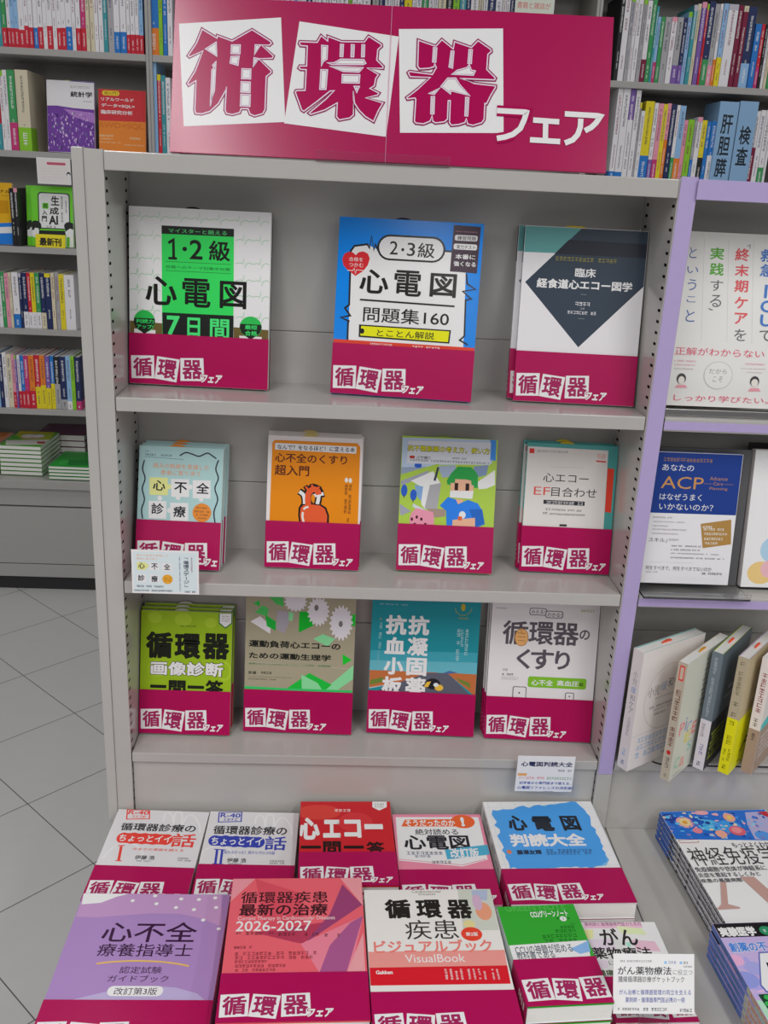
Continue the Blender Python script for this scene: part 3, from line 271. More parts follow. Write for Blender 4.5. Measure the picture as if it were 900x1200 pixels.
'b11': (0.2838,0.056,-0.2928,-2.8,11,0.177,0.252,0.0095,2,'CFCCCC',[('o','58525A',61.4,213.6,89.9,226,3.7),('o','CFCCCC',62.7,214.8,88.6,224.8,3.1),('o','58525A',87.8,210,117,222.3,3.7),('o','CFCCCC',89.1,211.2,115.7,221.1,3.1),('t','58525A',0.01,'みえる!',64.6,216.3,86.7,223),('t','58525A',0.01,'わかる!',91.3,212.3,114.1,219.3),('t','58525A',0.02,'循',19.6,162.5,61.5,203.3),('t','58525A',0.02,'環',62.6,164.2,103.7,203.3),('t','58525A',0.02,'器',103.3,165,145.4,203.1),('t','58525A',0.02,'の',146.3,175.9,163.3,192.7),('t','58525A',0.025,'く',45.6,122.1,68.2,156.3),('t','58525A',0.025,'す',68.8,122,106.7,156.5),('t','58525A',0.025,'り',109.2,123.4,133.9,155.3),('e','B07838',51.2,175.5,11.4,15),('e','E8AA6C',51.2,175.5,10.2,13.8),('l','B07838',1.23,[44.4,182.7,57.1,182]),('l','B07838',1.23,[44.8,176.4,57.6,175.8]),('l','B07838',1.23,[45.9,170.2,57.4,169.5]),('l','B07838',1.23,[50.1,188.6,51.1,182.4]),('o','7CB82C',66.9,91.5,163.7,109.9,3.7),('t','E6E8E0',0.02,'心不全',72.7,94.8,108.7,105.1),('t','E6E8E0',0.02,'高血圧',115.2,95.7,151.8,105.3),('t','405818',0.01,'編',151.8,96.7,159,103.3),('g','88848A',23,117.1,32.1,121.1),('g','605C62',22.9,110,42,113.5),('g','88848A',22.1,106,51.1,107.1),('g','88848A',22.3,102.8,49.8,104),('o','58525A',42.6,69.1,65.4,91.6,2.6),('o','CFCCCC',43.9,69,64.2,90.4,2),('e','58525A',53.7,80.7,1.5,1.6),('o','58525A',130.1,69.8,144.9,85,2.6),('o','CFCCCC',131.4,69.7,143.7,83.8,2),('e','58525A',137.3,78.4,1.2,1.3),('g','88848A',6.2,222.2,23.1,223.9),('g','98A060',145.2,223.1,168.6,226.9)]),
'r1': (0.497,0.055,0.2838,0,10,0.184,0.25,0.014,0,'D2D0CD',[('l','BCB8BC',0.43,[50.3,240.8,59.3,93.9]),('l','BCB8BC',0.43,[86.1,241,97.5,94]),('l','BCB8BC',0.43,[122.9,241.3,134.9,94]),('t','5068A4',-0.008,'と',30.1,212.5,40.9,227.7),('t','5068A4',-0.008,'い',28.8,191.3,45.5,200.7),('t','5068A4',-0.008,'う',31.3,167,44.5,182.8),('t','5068A4',-0.008,'こ',32,150,45.2,158.5),('t','5068A4',-0.008,'と',32.6,122.1,46,139.2),('t','5CA83C',0.02,'実',60.8,212,81.3,229),('t','5CA83C',0.02,'践',62.3,189.5,82.9,207.2),('t','686468',0,'す',65.2,167.5,83.8,183.1),('t','686468',0,'る',66.5,144.8,83.6,162.2),('l','686468',0.87,[64.8,142.8,72.2,140.3,66.8,140.6]),('l','686468',0.86,[114,232.5,118.5,234.9,118.5,229.3]),('t','D85A60',0.02,'終',97.8,211.4,118.5,229.6),('t','D85A60',0.02,'末',99.5,190,120.1,206.6),('t','D85A60',0.02,'期',101.1,167.4,121.2,184.7),('t','D85A60',0.02,'ケ',103.4,144.1,122.9,161),('t','D85A60',0.02,'ア',105.1,121.8,124.6,138.2),('t','686468',-0.005,'を',107.4,97.7,125.2,114.8),('t','4878C0',0.02,'救',135,211.9,156.3,229.5),('t','4878C0',0.02,'急',136.5,191.1,157.9,208.8),('t','4878C0',0.03,'I',146.1,160.7,150.4,179.8),('t','4878C0',0.02,'C',142.4,140,160.9,157.5),('t','4878C0',0.02,'U',143.9,119.9,162.4,137),('t','686468',-0.005,'で',144.7,98.7,164.7,114.6),('t','D86078',-0.005,'正解がわからない',21.3,74,155.2,85.5),('e','B0A8AC',88.9,46.4,21.5,20.3),('e','D2D0CD',88.9,46.4,20.9,19.7),('t','908890',-0.005,'だから',74.8,48.6,101.3,55.7),('t','908890',-0.005,'こそ',81.2,36.7,96.4,44.9),('g','D890A0',20.9,64.2,54,66.4),('g','D890A0',21.4,58.9,53,60.6),('g','B8A0A8',22,53,50.5,54.8),('g','D890A0',127.2,63.6,157.5,65.9),('g','B8A0A8',121.9,57.3,161.2,58.7),('g','B8A0A8',130,51.9,155.7,53.2),('p','E098A4',[25.4,25.8,28.6,30.1,40.6,30.5,44.5,26.6]),('e','484448',34.1,39.6,6.9,7.8),('e','DCCCC4',34.3,37.3,4.8,5.8),('p','E098A4',[135.6,24.8,139.3,29.6,151.3,30,155.4,25.5]),('e','484448',144.6,39.7,6.9,7.6),('e','DCCCC4',144.8,37.4,5.1,5.8),('t','D86078',-0.005,'しっかり学びたい。',25,7.2,168.8,16.5)]),
'r2': (0.474,0.017,0.0141,-0.5,7,0.138,0.203,0.014,0,'CFCED2',[('p','243E86',[0.4,202.6,137.4,202.6,137.6,110.1,0.4,109.9]),('g','A07850',17.7,189.4,92.6,194.6),('t','D8D6D4',0,'あなたの',17.3,175.1,65.3,184.8),('t','C08C54',0,'ACP',17.8,147.9,82.3,166.4),('t','B0805C',0,'Advance',91.3,162.6,118.4,168.2),('t','B0805C',0,'Care',97.2,155.4,112.2,160.1),('t','B0805C',0,'Planning',92.3,146.9,119.7,152.3),('l','B0805C',0.43,[83,157.2,95.5,157.1]),('l','B0805C',0.43,[113.8,157.2,128.3,157.1]),('t','D8D6D4',0,'はなぜうまく',17.6,130.4,82,140.3),('t','D8D6D4',0,'いかないのか？',18.6,115.2,101.2,125.2),('g','9C9494',9.7,101.9,40.5,104.4),('g','9C9494',10.4,95.5,60.2,97.3),('g','9C9494',11.1,88.8,36.1,90.9),('g','9C9494',11.6,83.3,64.5,85.6),('g','9C9494',10.8,76.9,52,79),('t','50464C',0,'スキル」',7.8,64.5,36,71.2),('g','9C9494',37.2,67.5,54.5,70.5),('p','A88248',[85.1,95.2,131.3,103.3,135.3,64.9,92.3,57.4]),('g','ECE0CC',88.6,88.8,103.7,92.4),('g','ECE0CC',90.2,85.3,122.3,88.9),('g','ECE0CC',91.6,78.3,127.8,81.8),('g','ECE0CC',92.5,70.4,121.7,74.1),('g','ECE0CC',94.5,63.6,114.3,67.1),('g','484048',43.5,58.5,89.3,60.6),('g','484048',43.5,52.5,88.5,54.6),('g','484048',43.6,47.1,121.5,48.6),('g','484048',44.3,40.1,127.7,42.1),('t','60545C',-0.005,'何をすべきで、何をすべきでないのか',7.3,20.8,109.8,27.6),('g','9C9494',6.7,33,78.9,33.6),('g','9C9494',7.3,16.3,29,18.6),('g','2C2C3C',95.2,15.9,126.7,19.1)]),
'r3': (0.645,0.03,0.0063,0,8,0.15,0.215,0.014,0,'D6D4D2',[('e','A8C8DC',45.8,60.3,21,21.1),('e','E8C080',29.2,23.4,21.1,18.2),('e','E0B0B8',46.5,30,18.1,15.2)]),
'fp': (-0.953,2,0.6291,-1,7,0.15,0.217,0.014,0,'D0CED4',[('p','4C38A0',[69.7,216.6,149.6,216.6,149.6,214,73.6,215.2]),('g','A8A4A0',74.4,195.7,145.1,202.4),('t','302C34',0.03,'統計学',75.1,169.1,144.6,186.5),('g','706C74',113,155.5,145.4,158.7),('p','6C3C98',[0.4,139.8,31.4,141.1,85.4,135.8,149.6,134.1,149.6,2.7,0.4,0.4]),('p','A878C0',[52.8,132.5,149.6,123.8,149.6,92.9,81.2,109.9]),('e','D8C0E4',90.3,41.4,1.9,4.1),('e','64708C',124.3,52.7,1.1,2.3),('e','8C5CB8',65.5,18.5,1.1,2.4),('e','D8C0E4',19.4,77.6,1.3,2.9),('e','C4A4DC',78.5,58.9,1.9,4.2),('e','D8C0E4',58.7,99.8,2,4.3),('e','B08CD0',18.6,32,1.8,3.9),('e','D8C0E4',64.4,105.3,1,2.2),('e','B08CD0',113.1,19,2.1,4.7),('e','64708C',38.1,15.3,2.1,4.7),('e','8C5CB8',92.2,101.4,1.3,2.7),('e','C4A4DC',144,82.4,1.5,3.2),('e','C4A4DC',21.5,101.8,1.4,3.1),('e','64708C',120.8,59.6,1.9,4.1),('e','D8C0E4',47.5,85.6,1.4,3),('e','4C2878',103,101.6,1.9,4.1),('e','C4A4DC',2.2,12.1,2.2,4.9),('e','64708C',50.3,75.6,2,4.4),('e','C4A4DC',51.1,57,1.6,3.5),('e','B08CD0',103.7,54.7,1.2,2.5),('e','4C2878',31.9,30.3,1.5,3.2),('e','D8C0E4',49.5,62.7,1.6,3.5),('e','D0B8E0',85.1,37,2.1,4.6),('e','C4A4DC',-0.9,15.1,1.3,2.8),('e','B08CD0',74.3,81.3,1.4,3.1),('e','D0B8E0',137.3,64.8,1.9,4.1),('e','8C5CB8',41.2,32.9,1.2,2.6),('e','B08CD0',99.9,14.4,1.9,4.2),('e','4C2878',7,52.6,1.1,2.3),('e','D0B8E0',109.5,85,1.6,3.5),('e','8C5CB8',61.1,113.3,1.1,2.3),('e','B08CD0',70.1,30.1,2.3,5),('e','D8C0E4',82.8,106.2,1.5,3.3),('e','C4A4DC',21.3,77.6,2.1,4.5),('e','64708C',40.5,70,2.1,4.6),('e','4C2878',145.5,75,1.9,4.1),('e','4C2878',44.5,89.3,1.5,3.3),('e','64708C',17.8,77,2.2,4.9),('e','D0B8E0',91.6,67.5,1.2,2.7),('e','64708C',70.7,64.8,2.1,4.6),('e','D8C0E4',49.8,34.7,1.5,3.2),('e','D0B8E0',86.6,116.8,1.5,3.2),('e','4C2878',104,91.4,1.4,2.9),('e','D0B8E0',145.8,46.8,1.8,4),('e','64708C',85.6,119.2,2,4.3),('e','D0B8E0',45.8,89.4,2,4.5),('e','D0B8E0',94,35.6,1.4,3),('e','4C2878',46.9,18.3,1.5,3.2),('e','8C5CB8',124,29.3,1.6,3.5),('e','B08CD0',51.5,83.2,1.7,3.7),('e','D8C0E4',19.5,27.8,1.6,3.5),('e','8C5CB8',101,44.3,1.5,3.4),('e','64708C',88.9,20.4,1.9,4.1),('e','D8C0E4',59.4,52.6,2.1,4.6),('e','B08CD0',35.2,11.4,1.2,2.7),('e','B08CD0',62.5,49.9,2,4.3),('e','4C2878',22,40.6,2.3,4.9),('e','C4A4DC',19.2,21.9,1.4,3.1),('e','C4A4DC',23.8,96.9,1.5,3.3),('e','C4A4DC',48.5,47.9,1.8,3.9),('e','C4A4DC',30.4,21.2,1.5,3.2),('e','D8C0E4',141,31.6,1.2,2.5),('e','C4A4DC',123.4,82.4,1.7,3.7),('e','64708C',41.9,86.9,1.4,3.1),('e','D8C0E4',83.3,17.8,1.2,2.6),('e','64708C',57.8,58.9,1.5,3.2),('e','64708C',16.5,53.5,1.6,3.5),('e','C4A4DC',26.7,103.4,1.5,3.2),('e','C4A4DC',133.8,122.7,1.4,3.1),('e','D0B8E0',136.2,65.3,1.8,4),('e','4C2878',132.6,82.7,2.3,4.9),('e','8C5CB8',71,68.6,1.5,3.3),('e','64708C',142.3,25.4,1.8,3.9),('e','D0B8E0',109.6,89.6,1.5,3.4),('e','4C2878',42.7,13,2.2,4.8),('e','8C5CB8',18.4,114.6,1.8,3.9),('e','D8C0E4',63.8,88.2,1.2,2.6),('e','64708C',55.4,67.8,1.4,3),('e','B08CD0',138.5,39.4,1.6,3.6),('e','D0B8E0',124.5,45.2,1.4,3),('e','8C5CB8',88.7,70,2.1,4.6),('e','C4A4DC',129.8,26.8,2,4.3),('e','D0B8E0',41.1,61.4,1.8,3.9),('e','D0B8E0',108.8,118.7,1.5,3.2),('e','C4A4DC',109.6,58.5,1,2.2),('e','C4A4DC',79.7,46.9,2.1,4.7),('e','D8C0E4',80.2,118.6,2,4.4),('e','8C5CB8',86.1,46.9,1.8,4),('e','4C2878',126.6,32.5,1.5,3.3),('e','D0B8E0',127,101.5,1.6,3.5),('e','C4A4DC',112.3,89.4,1.9,4.1),('e','D8C0E4',62.2,88.8,1.6,3.5),('e','8C5CB8',43.8,100.8,1.7,3.7),('e','B08CD0',72.1,84.6,1.6,3.4),('e','8C5CB8',79.5,115,1.3,2.8),('e','8C5CB8',120.6,37.5,2.2,4.8),('e','C4A4DC',46.4,72.8,2.3,5),('e','D8C0E4',104.1,116.1,1.2,2.5),('e','C4A4DC',88.8,32.5,1.9,4.2),('e','4C2878',16.3,85.9,1.2,2.6),('e','B08CD0',89.2,76.5,1.1,2.4),('e','8C5CB8',27.6,58.4,1.5,3.3),('e','64708C',7.3,110.5,1.2,2.5),('e','C4A4DC',56,52.4,1.6,3.4),('e','4C2878',43.1,54.3,1.5,3.2),('e','B08CD0',95,23,1.9,4.2),('e','64708C',17.8,49.8,1.4,3),('e','B08CD0',140.1,64.4,1.4,2.9),('e','D8C0E4',80.6,93.1,1.4,3),('e','D8C0E4',144.7,36.9,1.5,3.3),('e','8C5CB8',109.3,102.5,1,2.3),('e','C4A4DC',47.3,57.4,1.1,2.5),('e','B08CD0',13.8,53.6,1.5,3.3),('e','C4A4DC',65,16.4,2,4.4),('e','C4A4DC',-1.3,38.8,2.1,4.6),('e','D8C0E4',140.7,77.3,1.3,2.8),('e','8C5CB8',11.3,12.8,1.6,3.6),('e','4C2878',26.9,42.7,1.5,3.2),('e','64708C',31.6,82.3,1.9,4.2),('e','8C5CB8',117.9,81.7,2.1,4.5),('e','4C2878',94,34.9,2.2,4.9),('e','64708C',52,114.9,1.3,2.8),('e','C4A4DC',24,110.7,1.1,2.3),('e','4C2878',27.4,113.4,1.8,4),('e','D0B8E0',48.8,73.2,2.1,4.7),('e','4C2878',90.6,75,1.6,3.5),('e','C4A4DC',24,47.7,1.5,3.3),('e','B08CD0',53.3,24.7,1.7,3.8),('e','D8C0E4',10.9,29.4,1.4,3),('e','C4A4DC',31.2,66.4,1.5,3.2),('e','C4A4DC',111.3,88,1.9,4.1),('e','B08CD0',98.9,70.8,1.2,2.5),('e','8C5CB8',98.5,90.1,1.3,2.9),('e','8C5CB8',149.1,120,1,2.3),('e','4C2878',31.6,109.5,2.2,4.7),('e','B08CD0',103.4,48.6,1.6,3.5),('e','8C5CB8',37.9,39.9,1.6,3.5),('e','B08CD0',115.3,103.2,2.2,4.8),('e','D0B8E0',94.6,75,1,2.2),('e','4C2878',3.4,33.2,1.2,2.7),('e','D8C0E4',-1.1,27,1.7,3.7),('e','C4A4DC',50,108.7,1.3,2.9),('e','4C2878',119.7,112.3,1.1,2.3),('e','4C2878',33.7,112.6,2,4.3),('e','4C2878',1.2,27.3,1.4,3.1),('e','B08CD0',4.2,112.5,1.2,2.7),('e','64708C',73.6,77,1.3,2.9),('e','C4A4DC',137.2,38.4,1.7,3.7),('e','D8C0E4',136.8,59.1,1.9,4.2),('e','D0B8E0',91.4,73.7,1.6,3.6),('e','8C5CB8',83.3,80.2,1.2,2.6),('e','8C5CB8',-4,35.3,1.6,3.5),('e','C4A4DC',123,98.4,1.2,2.6),('e','D0B8E0',68.6,36.3,2.1,4.5),('e','C4A4DC',44.2,104.6,1.6,3.5),('e','64708C',101.7,35.8,1.9,4.1),('e','B08CD0',37.4,65.6,1.1,2.3),('e','D0B8E0',26.3,87.1,2.1,4.6),('e','4C2878',5.1,34.4,2,4.3),('e','8C5CB8',79.6,24.3,2.2,4.8),('e','B08CD0',16.6,114.1,2,4.4),('e','8C5CB8',94.8,18.7,1.1,2.4),('e','D8C0E4',61.9,108,1.5,3.3),('e','B08CD0',16.3,110.1,1.2,2.6),('e','C4A4DC',72.1,85.4,1.1,2.4),('e','C4A4DC',112.5,62.3,1.2,2.6),('e','4C2878',143.8,34.9,2.1,4.6),('e','B08CD0',141.1,57.8,1.7,3.7),('e','D0B8E0',15.1,95.6,1,2.2),('e','8C5CB8',84.2,32,2.3,5)]),
'fo': (-0.79,2,0.6291,-1,7,0.15,0.198,0.014,0,'DE8232',[('p','C8343C',[0.4,197.6,149.6,197.6,149.6,104.6,0.4,102.7]),('o','E8C838',11.6,179.5,66.9,194.1,7.5),('t','A05018',0.01,'超入門！',19.1,182.2,60.7,191.5),('t','F0D8D4',0.025,'リアルワールド',8.7,163.2,111.7,173.1),('t','F0D8D4',0.025,'データ×SQL×',8.4,143.6,114.6,155.2),('t','F0D8D4',0.025,'臨床研究分析',7.4,123.4,108.1,135.9),('t','D07028',0.03,'RWD×SQL',-0.3,78.6,143.3,98.3),('g','F0D8B0',0.4,54.5,46.1,60.1),('g','F0D8B0',0.4,46.1,47.2,49.8),('g','F0D8B0',0.4,36.2,68.8,38.9),('g','F0D8B0',97.1,50.2,132.2,55.8),('g','F0D8B0',77.7,30.7,144.8,33.6)]),
'fa': (-1.032,2,0.3319,-1,7,0.136,0.192,0.012,1,'6CCC2C',[('o','303830',22,56.4,126.9,172.7,10.1),('o','D0D2D0',25.8,60,123,169.1,8.8),('t','202420',0.03,'生',65.2,132,92.3,162.2),('t','202420',0.03,'成',59.6,102.9,90.2,126.7),('t','202420',0.04,'AI',56.9,71.1,86.7,100.1),('gv','404840',96.3,80.1,104.6,161.7),('gv','606860',111.1,109.2,117.7,156.1),('o','6CCC2C',36.6,120.3,56.8,139.5,2.5),('t','202420',0.02,'超',39.1,122.7,54.3,137.1),('t','202420',0.03,'入',35.8,101.1,52.3,115.5),('t','202420',0.03,'門',34,79.5,50.4,97.8),('g','404840',47.4,60.5,78.6,66.7),('p','202420',[7.7,50.9,135.6,53.2,135.6,39.2,5.9,35.6]),('e','202420',13.4,65.2,18.3,16.5),('e','E0E4DC',9,48.4,14.4,20.4),('p','202420',[0.4,70.6,26.7,72.1,28.8,57,10.6,58.7,6.4,50.9,0.4,50.3]),('e','202420',123.2,67.7,17,14),('e','E0E4DC',125.4,48.7,15.7,20.4),('p','202420',[108.9,70.8,135.6,74.7,135.6,57,125.7,61.4,111,50.6]),('p','D0D8C8',[110.6,35.9,135.6,37.1,135.6,0.4,111,0.4]),('p','58B028',[113.8,32.8,123.7,33.3,122.9,1.3,113,0.8])]),
'fy': (-1.235,2,0.3321,0,7,0.15,0.196,0.014,0,'E2AC24',[('t','302418',0.02,'ジャーナル',54.1,163.4,144.8,174.1),('p','C89018',[0.4,137,136.2,141,137.8,100.3,0.4,93]),('p','2C7CD4',[0.4,60.2,149.6,71.2,149.6,0.4,0.4,0.4]),('p','D4E0EC',[0.4,47.5,149.6,58.5,149.6,38.2,0.4,28.5]),('g','503C10',59.7,154.2,136.7,156.3)]),
't1': (-0.3312,-0.2141,-0.398,-1.7,90,0.146,0.208,0.013,1,'C8C6C8',[('l','DADADC',2.88,[77.6,182.2,77.2,184.5,76.8,188,76.3,191.9,76,195.5,76,198.3,76.5,200.3,77.3,201.8,78.3,202.8,79.4,203.4,80.7,203.4,82,203.1,83.5,202.3,85.1,201,86.6,199.1,88.1,196.6,89.7,192.7,91.2,187.6,92.7,182.2,94,177.5,94.9,174.2]),('l','DADADC',2.85,[94.9,174.2,94.4,178.5,93.6,184.8,92.8,191.8,92.2,198.3,92.2,202.8,92.9,205.3,94.1,206.4,95.6,206.6,97.1,206.2,98.5,205.6,99.6,205,100.7,204.1,101.8,202.7,102.9,200.5,103.9,197.4,104.9,192.5,105.9,186.1,106.9,179.2,107.7,173.2,108.2,169.1]),('l','DADADC',2.84,[108.2,169.1,108.6,172.6,109,177.7,109.6,183.5,110.3,188.9,111.2,193,112.1,195.6,113.2,197.4,114.5,198.5,115.8,199.1,117.2,199.3,118.6,199.2,120.1,198.5,121.6,197.4,123.3,195.8,125,193.7,126.9,191,129,187.7,131.2,184.1,133.2,180.2,134.9,176.4,136.3,172.2,137.5,167.5,138.5,163,139.3,159,139.9,156.3]),('l','DADADC',2.61,[6.7,91.6,7.8,95.2,9.4,100.4,11.4,106.3,13.6,111.9,16.1,116.3,18.8,119.4,21.7,121.8,24.9,123.5,28.3,124.7,31.8,125.3,35.4,125.6,39.2,125.4,43.2,124.5,47.2,122.7,51.2,119.7,55.4,114.7,60,107.8,64.4,100.4,68.1,93.9,70.7,89.5]),('l','DE4036',1.96,[14.4,207.2,49.9,207.6,54.1,186.3,18.9,183.2,14.4,207.2]),('t','DE4036',0.02,'R-40',17.7,195.7,50.5,206.1),('g','DE4036',24.3,187.8,48.2,193.1),('t','2C2A2C',0.02,'循環器診療の',14.6,155.8,131.8,174.7),('e','DE4036',24.2,138.3,9.3,12.2),('e','DE4036',39.5,138,10.8,13.3),('e','DE4036',56,137.7,10.8,13.3),('e','DE4036',72.4,137.4,11.5,13.3),('e','DE4036',91.4,137.3,10.1,12.8),('p','DE4036',[21.3,149.5,88.9,149.6,94,125.2,27.2,126.2]),('t','E4E0E2',0.02,'ちょっとイイ',18.6,129.9,98.8,146),('t','DE4036',0.015,'話',100,120.7,136.7,152.5),('l','DE4036',4.03,[27,118.5,30.9,86.5]),('l','DE4036',1.79,[21.6,119.9,31.6,120.4]),('l','DE4036',1.73,[26.2,85.7,36,85.7]),('t','DE4036',0,'今までの常識を超える',44.8,110.2,122.2,116.1),('t','2C2A2C',0.01,'伊藤 浩',53.2,90.1,82.9,99.2),('g','605C60',57,85.7,78.6,87.8),('g','605C60',116.9,93.9,139.5,97.1),('g','605C60',117.9,89.2,140.3,91.8)]),
't2': (-0.1804,-0.2075,-0.398,-0.4,90,0.143,0.201,0.013,1,'C8C6C8',[('l','DADADC',2.9,[74.8,171.7,74.7,174.1,74.6,177.5,74.6,181.4,74.7,185.1,75.1,187.9,75.8,189.8,76.8,191.3,77.9,192.3,79.1,192.9,80.3,192.9,81.6,192.5,83,191.7,84.5,190.4,85.8,188.5,87,185.9,88.1,182,89.1,176.8,90,171.4,90.8,166.7,91.3,163.4]),('l','DADADC',2.87,[91.3,163.4,91.3,167.6,91.2,173.9,91.2,181,91.3,187.5,91.8,192.1,92.8,194.5,94.1,195.6,95.7,195.7,97.2,195.3,98.5,194.7,99.6,194.1,100.6,193.2,101.5,191.7,102.3,189.5,103,186.4,103.4,181.4,103.7,175,103.9,168.1,104,162.1,104.1,157.9]),('l','DADADC',2.86,[104.1,157.9,104.8,161.4,105.9,166.5,107.1,172.3,108.5,177.7,109.8,181.8,111,184.3,112.4,186.1,113.7,187.2,115.1,187.8,116.5,188,117.9,187.8,119.3,187.1,120.8,186,122.3,184.3,123.8,182.2,125.4,179.5,127.1,176.1,128.9,172.4,130.4,168.5,131.7,164.6,132.6,160.4,133.3,155.7,133.8,151.1,134.1,147.1,134.4,144.4]),('l','DADADC',2.63,[0.4,82.7,0.4,86.3,0.4,91.4,0.4,97.3,2.5,102.9,5.5,107.2,8.5,110.2,11.8,112.6,15.2,114.3,18.7,115.4,22.3,115.9,26,116,29.8,115.7,33.7,114.8,37.5,112.9,41.1,109.8,44.8,104.7,48.6,97.7,52.2,90.3,55.1,83.6,57.3,79.1]),('l','3440A6',1.98,[14.2,198.2,50.2,200.5,51.7,176.4,15.9,174.1,14.2,198.2]),('t','3440A6',0.02,'R-40',17.4,185.9,49.1,197),('g','3440A6',22.5,178,45.9,183.9),('t','2C2A2C',0.02,'循環器診療の',10.7,144.1,126.3,165.7),('e','3440A6',16.1,129.1,9.4,12.3),('e','3440A6',31.5,128.4,10.9,13.4),('e','3440A6',48,127.7,10.9,13.4),('e','3440A6',64.5,127.1,11.6,13.4),('e','3440A6',83.6,126.5,10.2,12.8),('p','3440A6',[14.6,140.3,82.4,138.9,84.7,114.3,17.8,116.9]),('t','E4E0E2',0.02,'ちょっとイイ',11.4,118.9,90.1,136.8),('t','3440A6',0.015,'話',94,108.9,127.2,141.5),('l','3440A6',3.61,[23,108.2,24.5,76.2]),('l','3440A6',3.61,[31,107.4,32.3,75.9]),('l','3440A6',1.81,[18.6,108.7,35.3,107.5]),('l','3440A6',1.74,[20.3,76.1,37.3,75]),('t','3440A6',0,'知らなかった！目からウロコの話',34.3,98.7,111.3,106.4),('t','2C2A2C',0.01,'伊藤 浩',40.8,79.5,69.6,89.3),('g','605C60',43.3,75.1,64.8,77.7),('g','605C60',104.5,82,126.9,85.7),('g','605C60',105,77.3,127.2,80.4)]),
't3': (-0.0281,-0.203,-0.376,1.5,90,0.1445,0.198,0.0107,3,'C2242C',[('e','D04038',28.9,170.7,35.3,18.8),('e','CC343A',87,145.8,27.2,24.4),('g','E8C8C8',54.1,171.8,80,178.2),('t','DEDADC',0.05,'心',-2.1,103.3,30.9,157),('t','DEDADC',0.05,'エ',35.9,107.8,62.9,152),('t','DEDADC',0.05,'コ',68.5,107.7,95.1,152),('t','DEDADC',0.05,'ー',100.3,127.6,129.4,140.9),('t','241416',0.04,'一',2.3,82.9,32.7,89.8),('t','241416',0.035,'問',35.7,70.5,62.9,99.9),('t','241416',0.04,'一',67,82.5,97.4,89.4),('t','241416',0.035,'答',101.1,70,128.7,98.4),('p','D6D4D6',[116.1,197.6,139.5,197.6,138.5,183.2,126,174.3,115.3,183.2]),('g','5C7860',119,188.4,134.8,192.3),('g','5C7860',118.7,182.6,134.4,185.8)]),
't4': (0.1187,-0.2302,-0.383,1.4,90,0.1425,0.205,0.0128,2,'E6869E',[('p','D6D2D4',[4.6,198.2,138.6,198.1,136.9,96.6,96.8,81.5,2.2,95.1]),('l','D890A0',1.38,[0.4,98.4,97.3,84.7,134.8,97.7]),('e','E2602C',111.8,186.9,19.1,16.8),('p','E2602C',[19.1,191.9,103.5,193.1,102.1,174.6,12.2,174.7]),('t','F2E4DC',0.03,'そうだったのか',19.1,175.2,98.7,191.3),('t','F8F0EC',0.05,'!',108.1,174.6,114.3,198.1),('t','2C2A30',0.01,'絶対読める',32.8,154.1,100.5,168.6),('t','22222A',0.025,'心電図',12.8,119.1,114.7,153.1),('p','4AA6C6',[74.4,119.3,142.1,130.5,142.1,107.7,75.4,96.9]),('t','F0F4F6',0.03,'改訂版',81.7,100,126.1,122.7),('g','586078',14.6,108,70.4,115),('g','586078',15.1,101.4,51.2,107.2),('g','403C48',51.1,88.1,81,93.7)]),
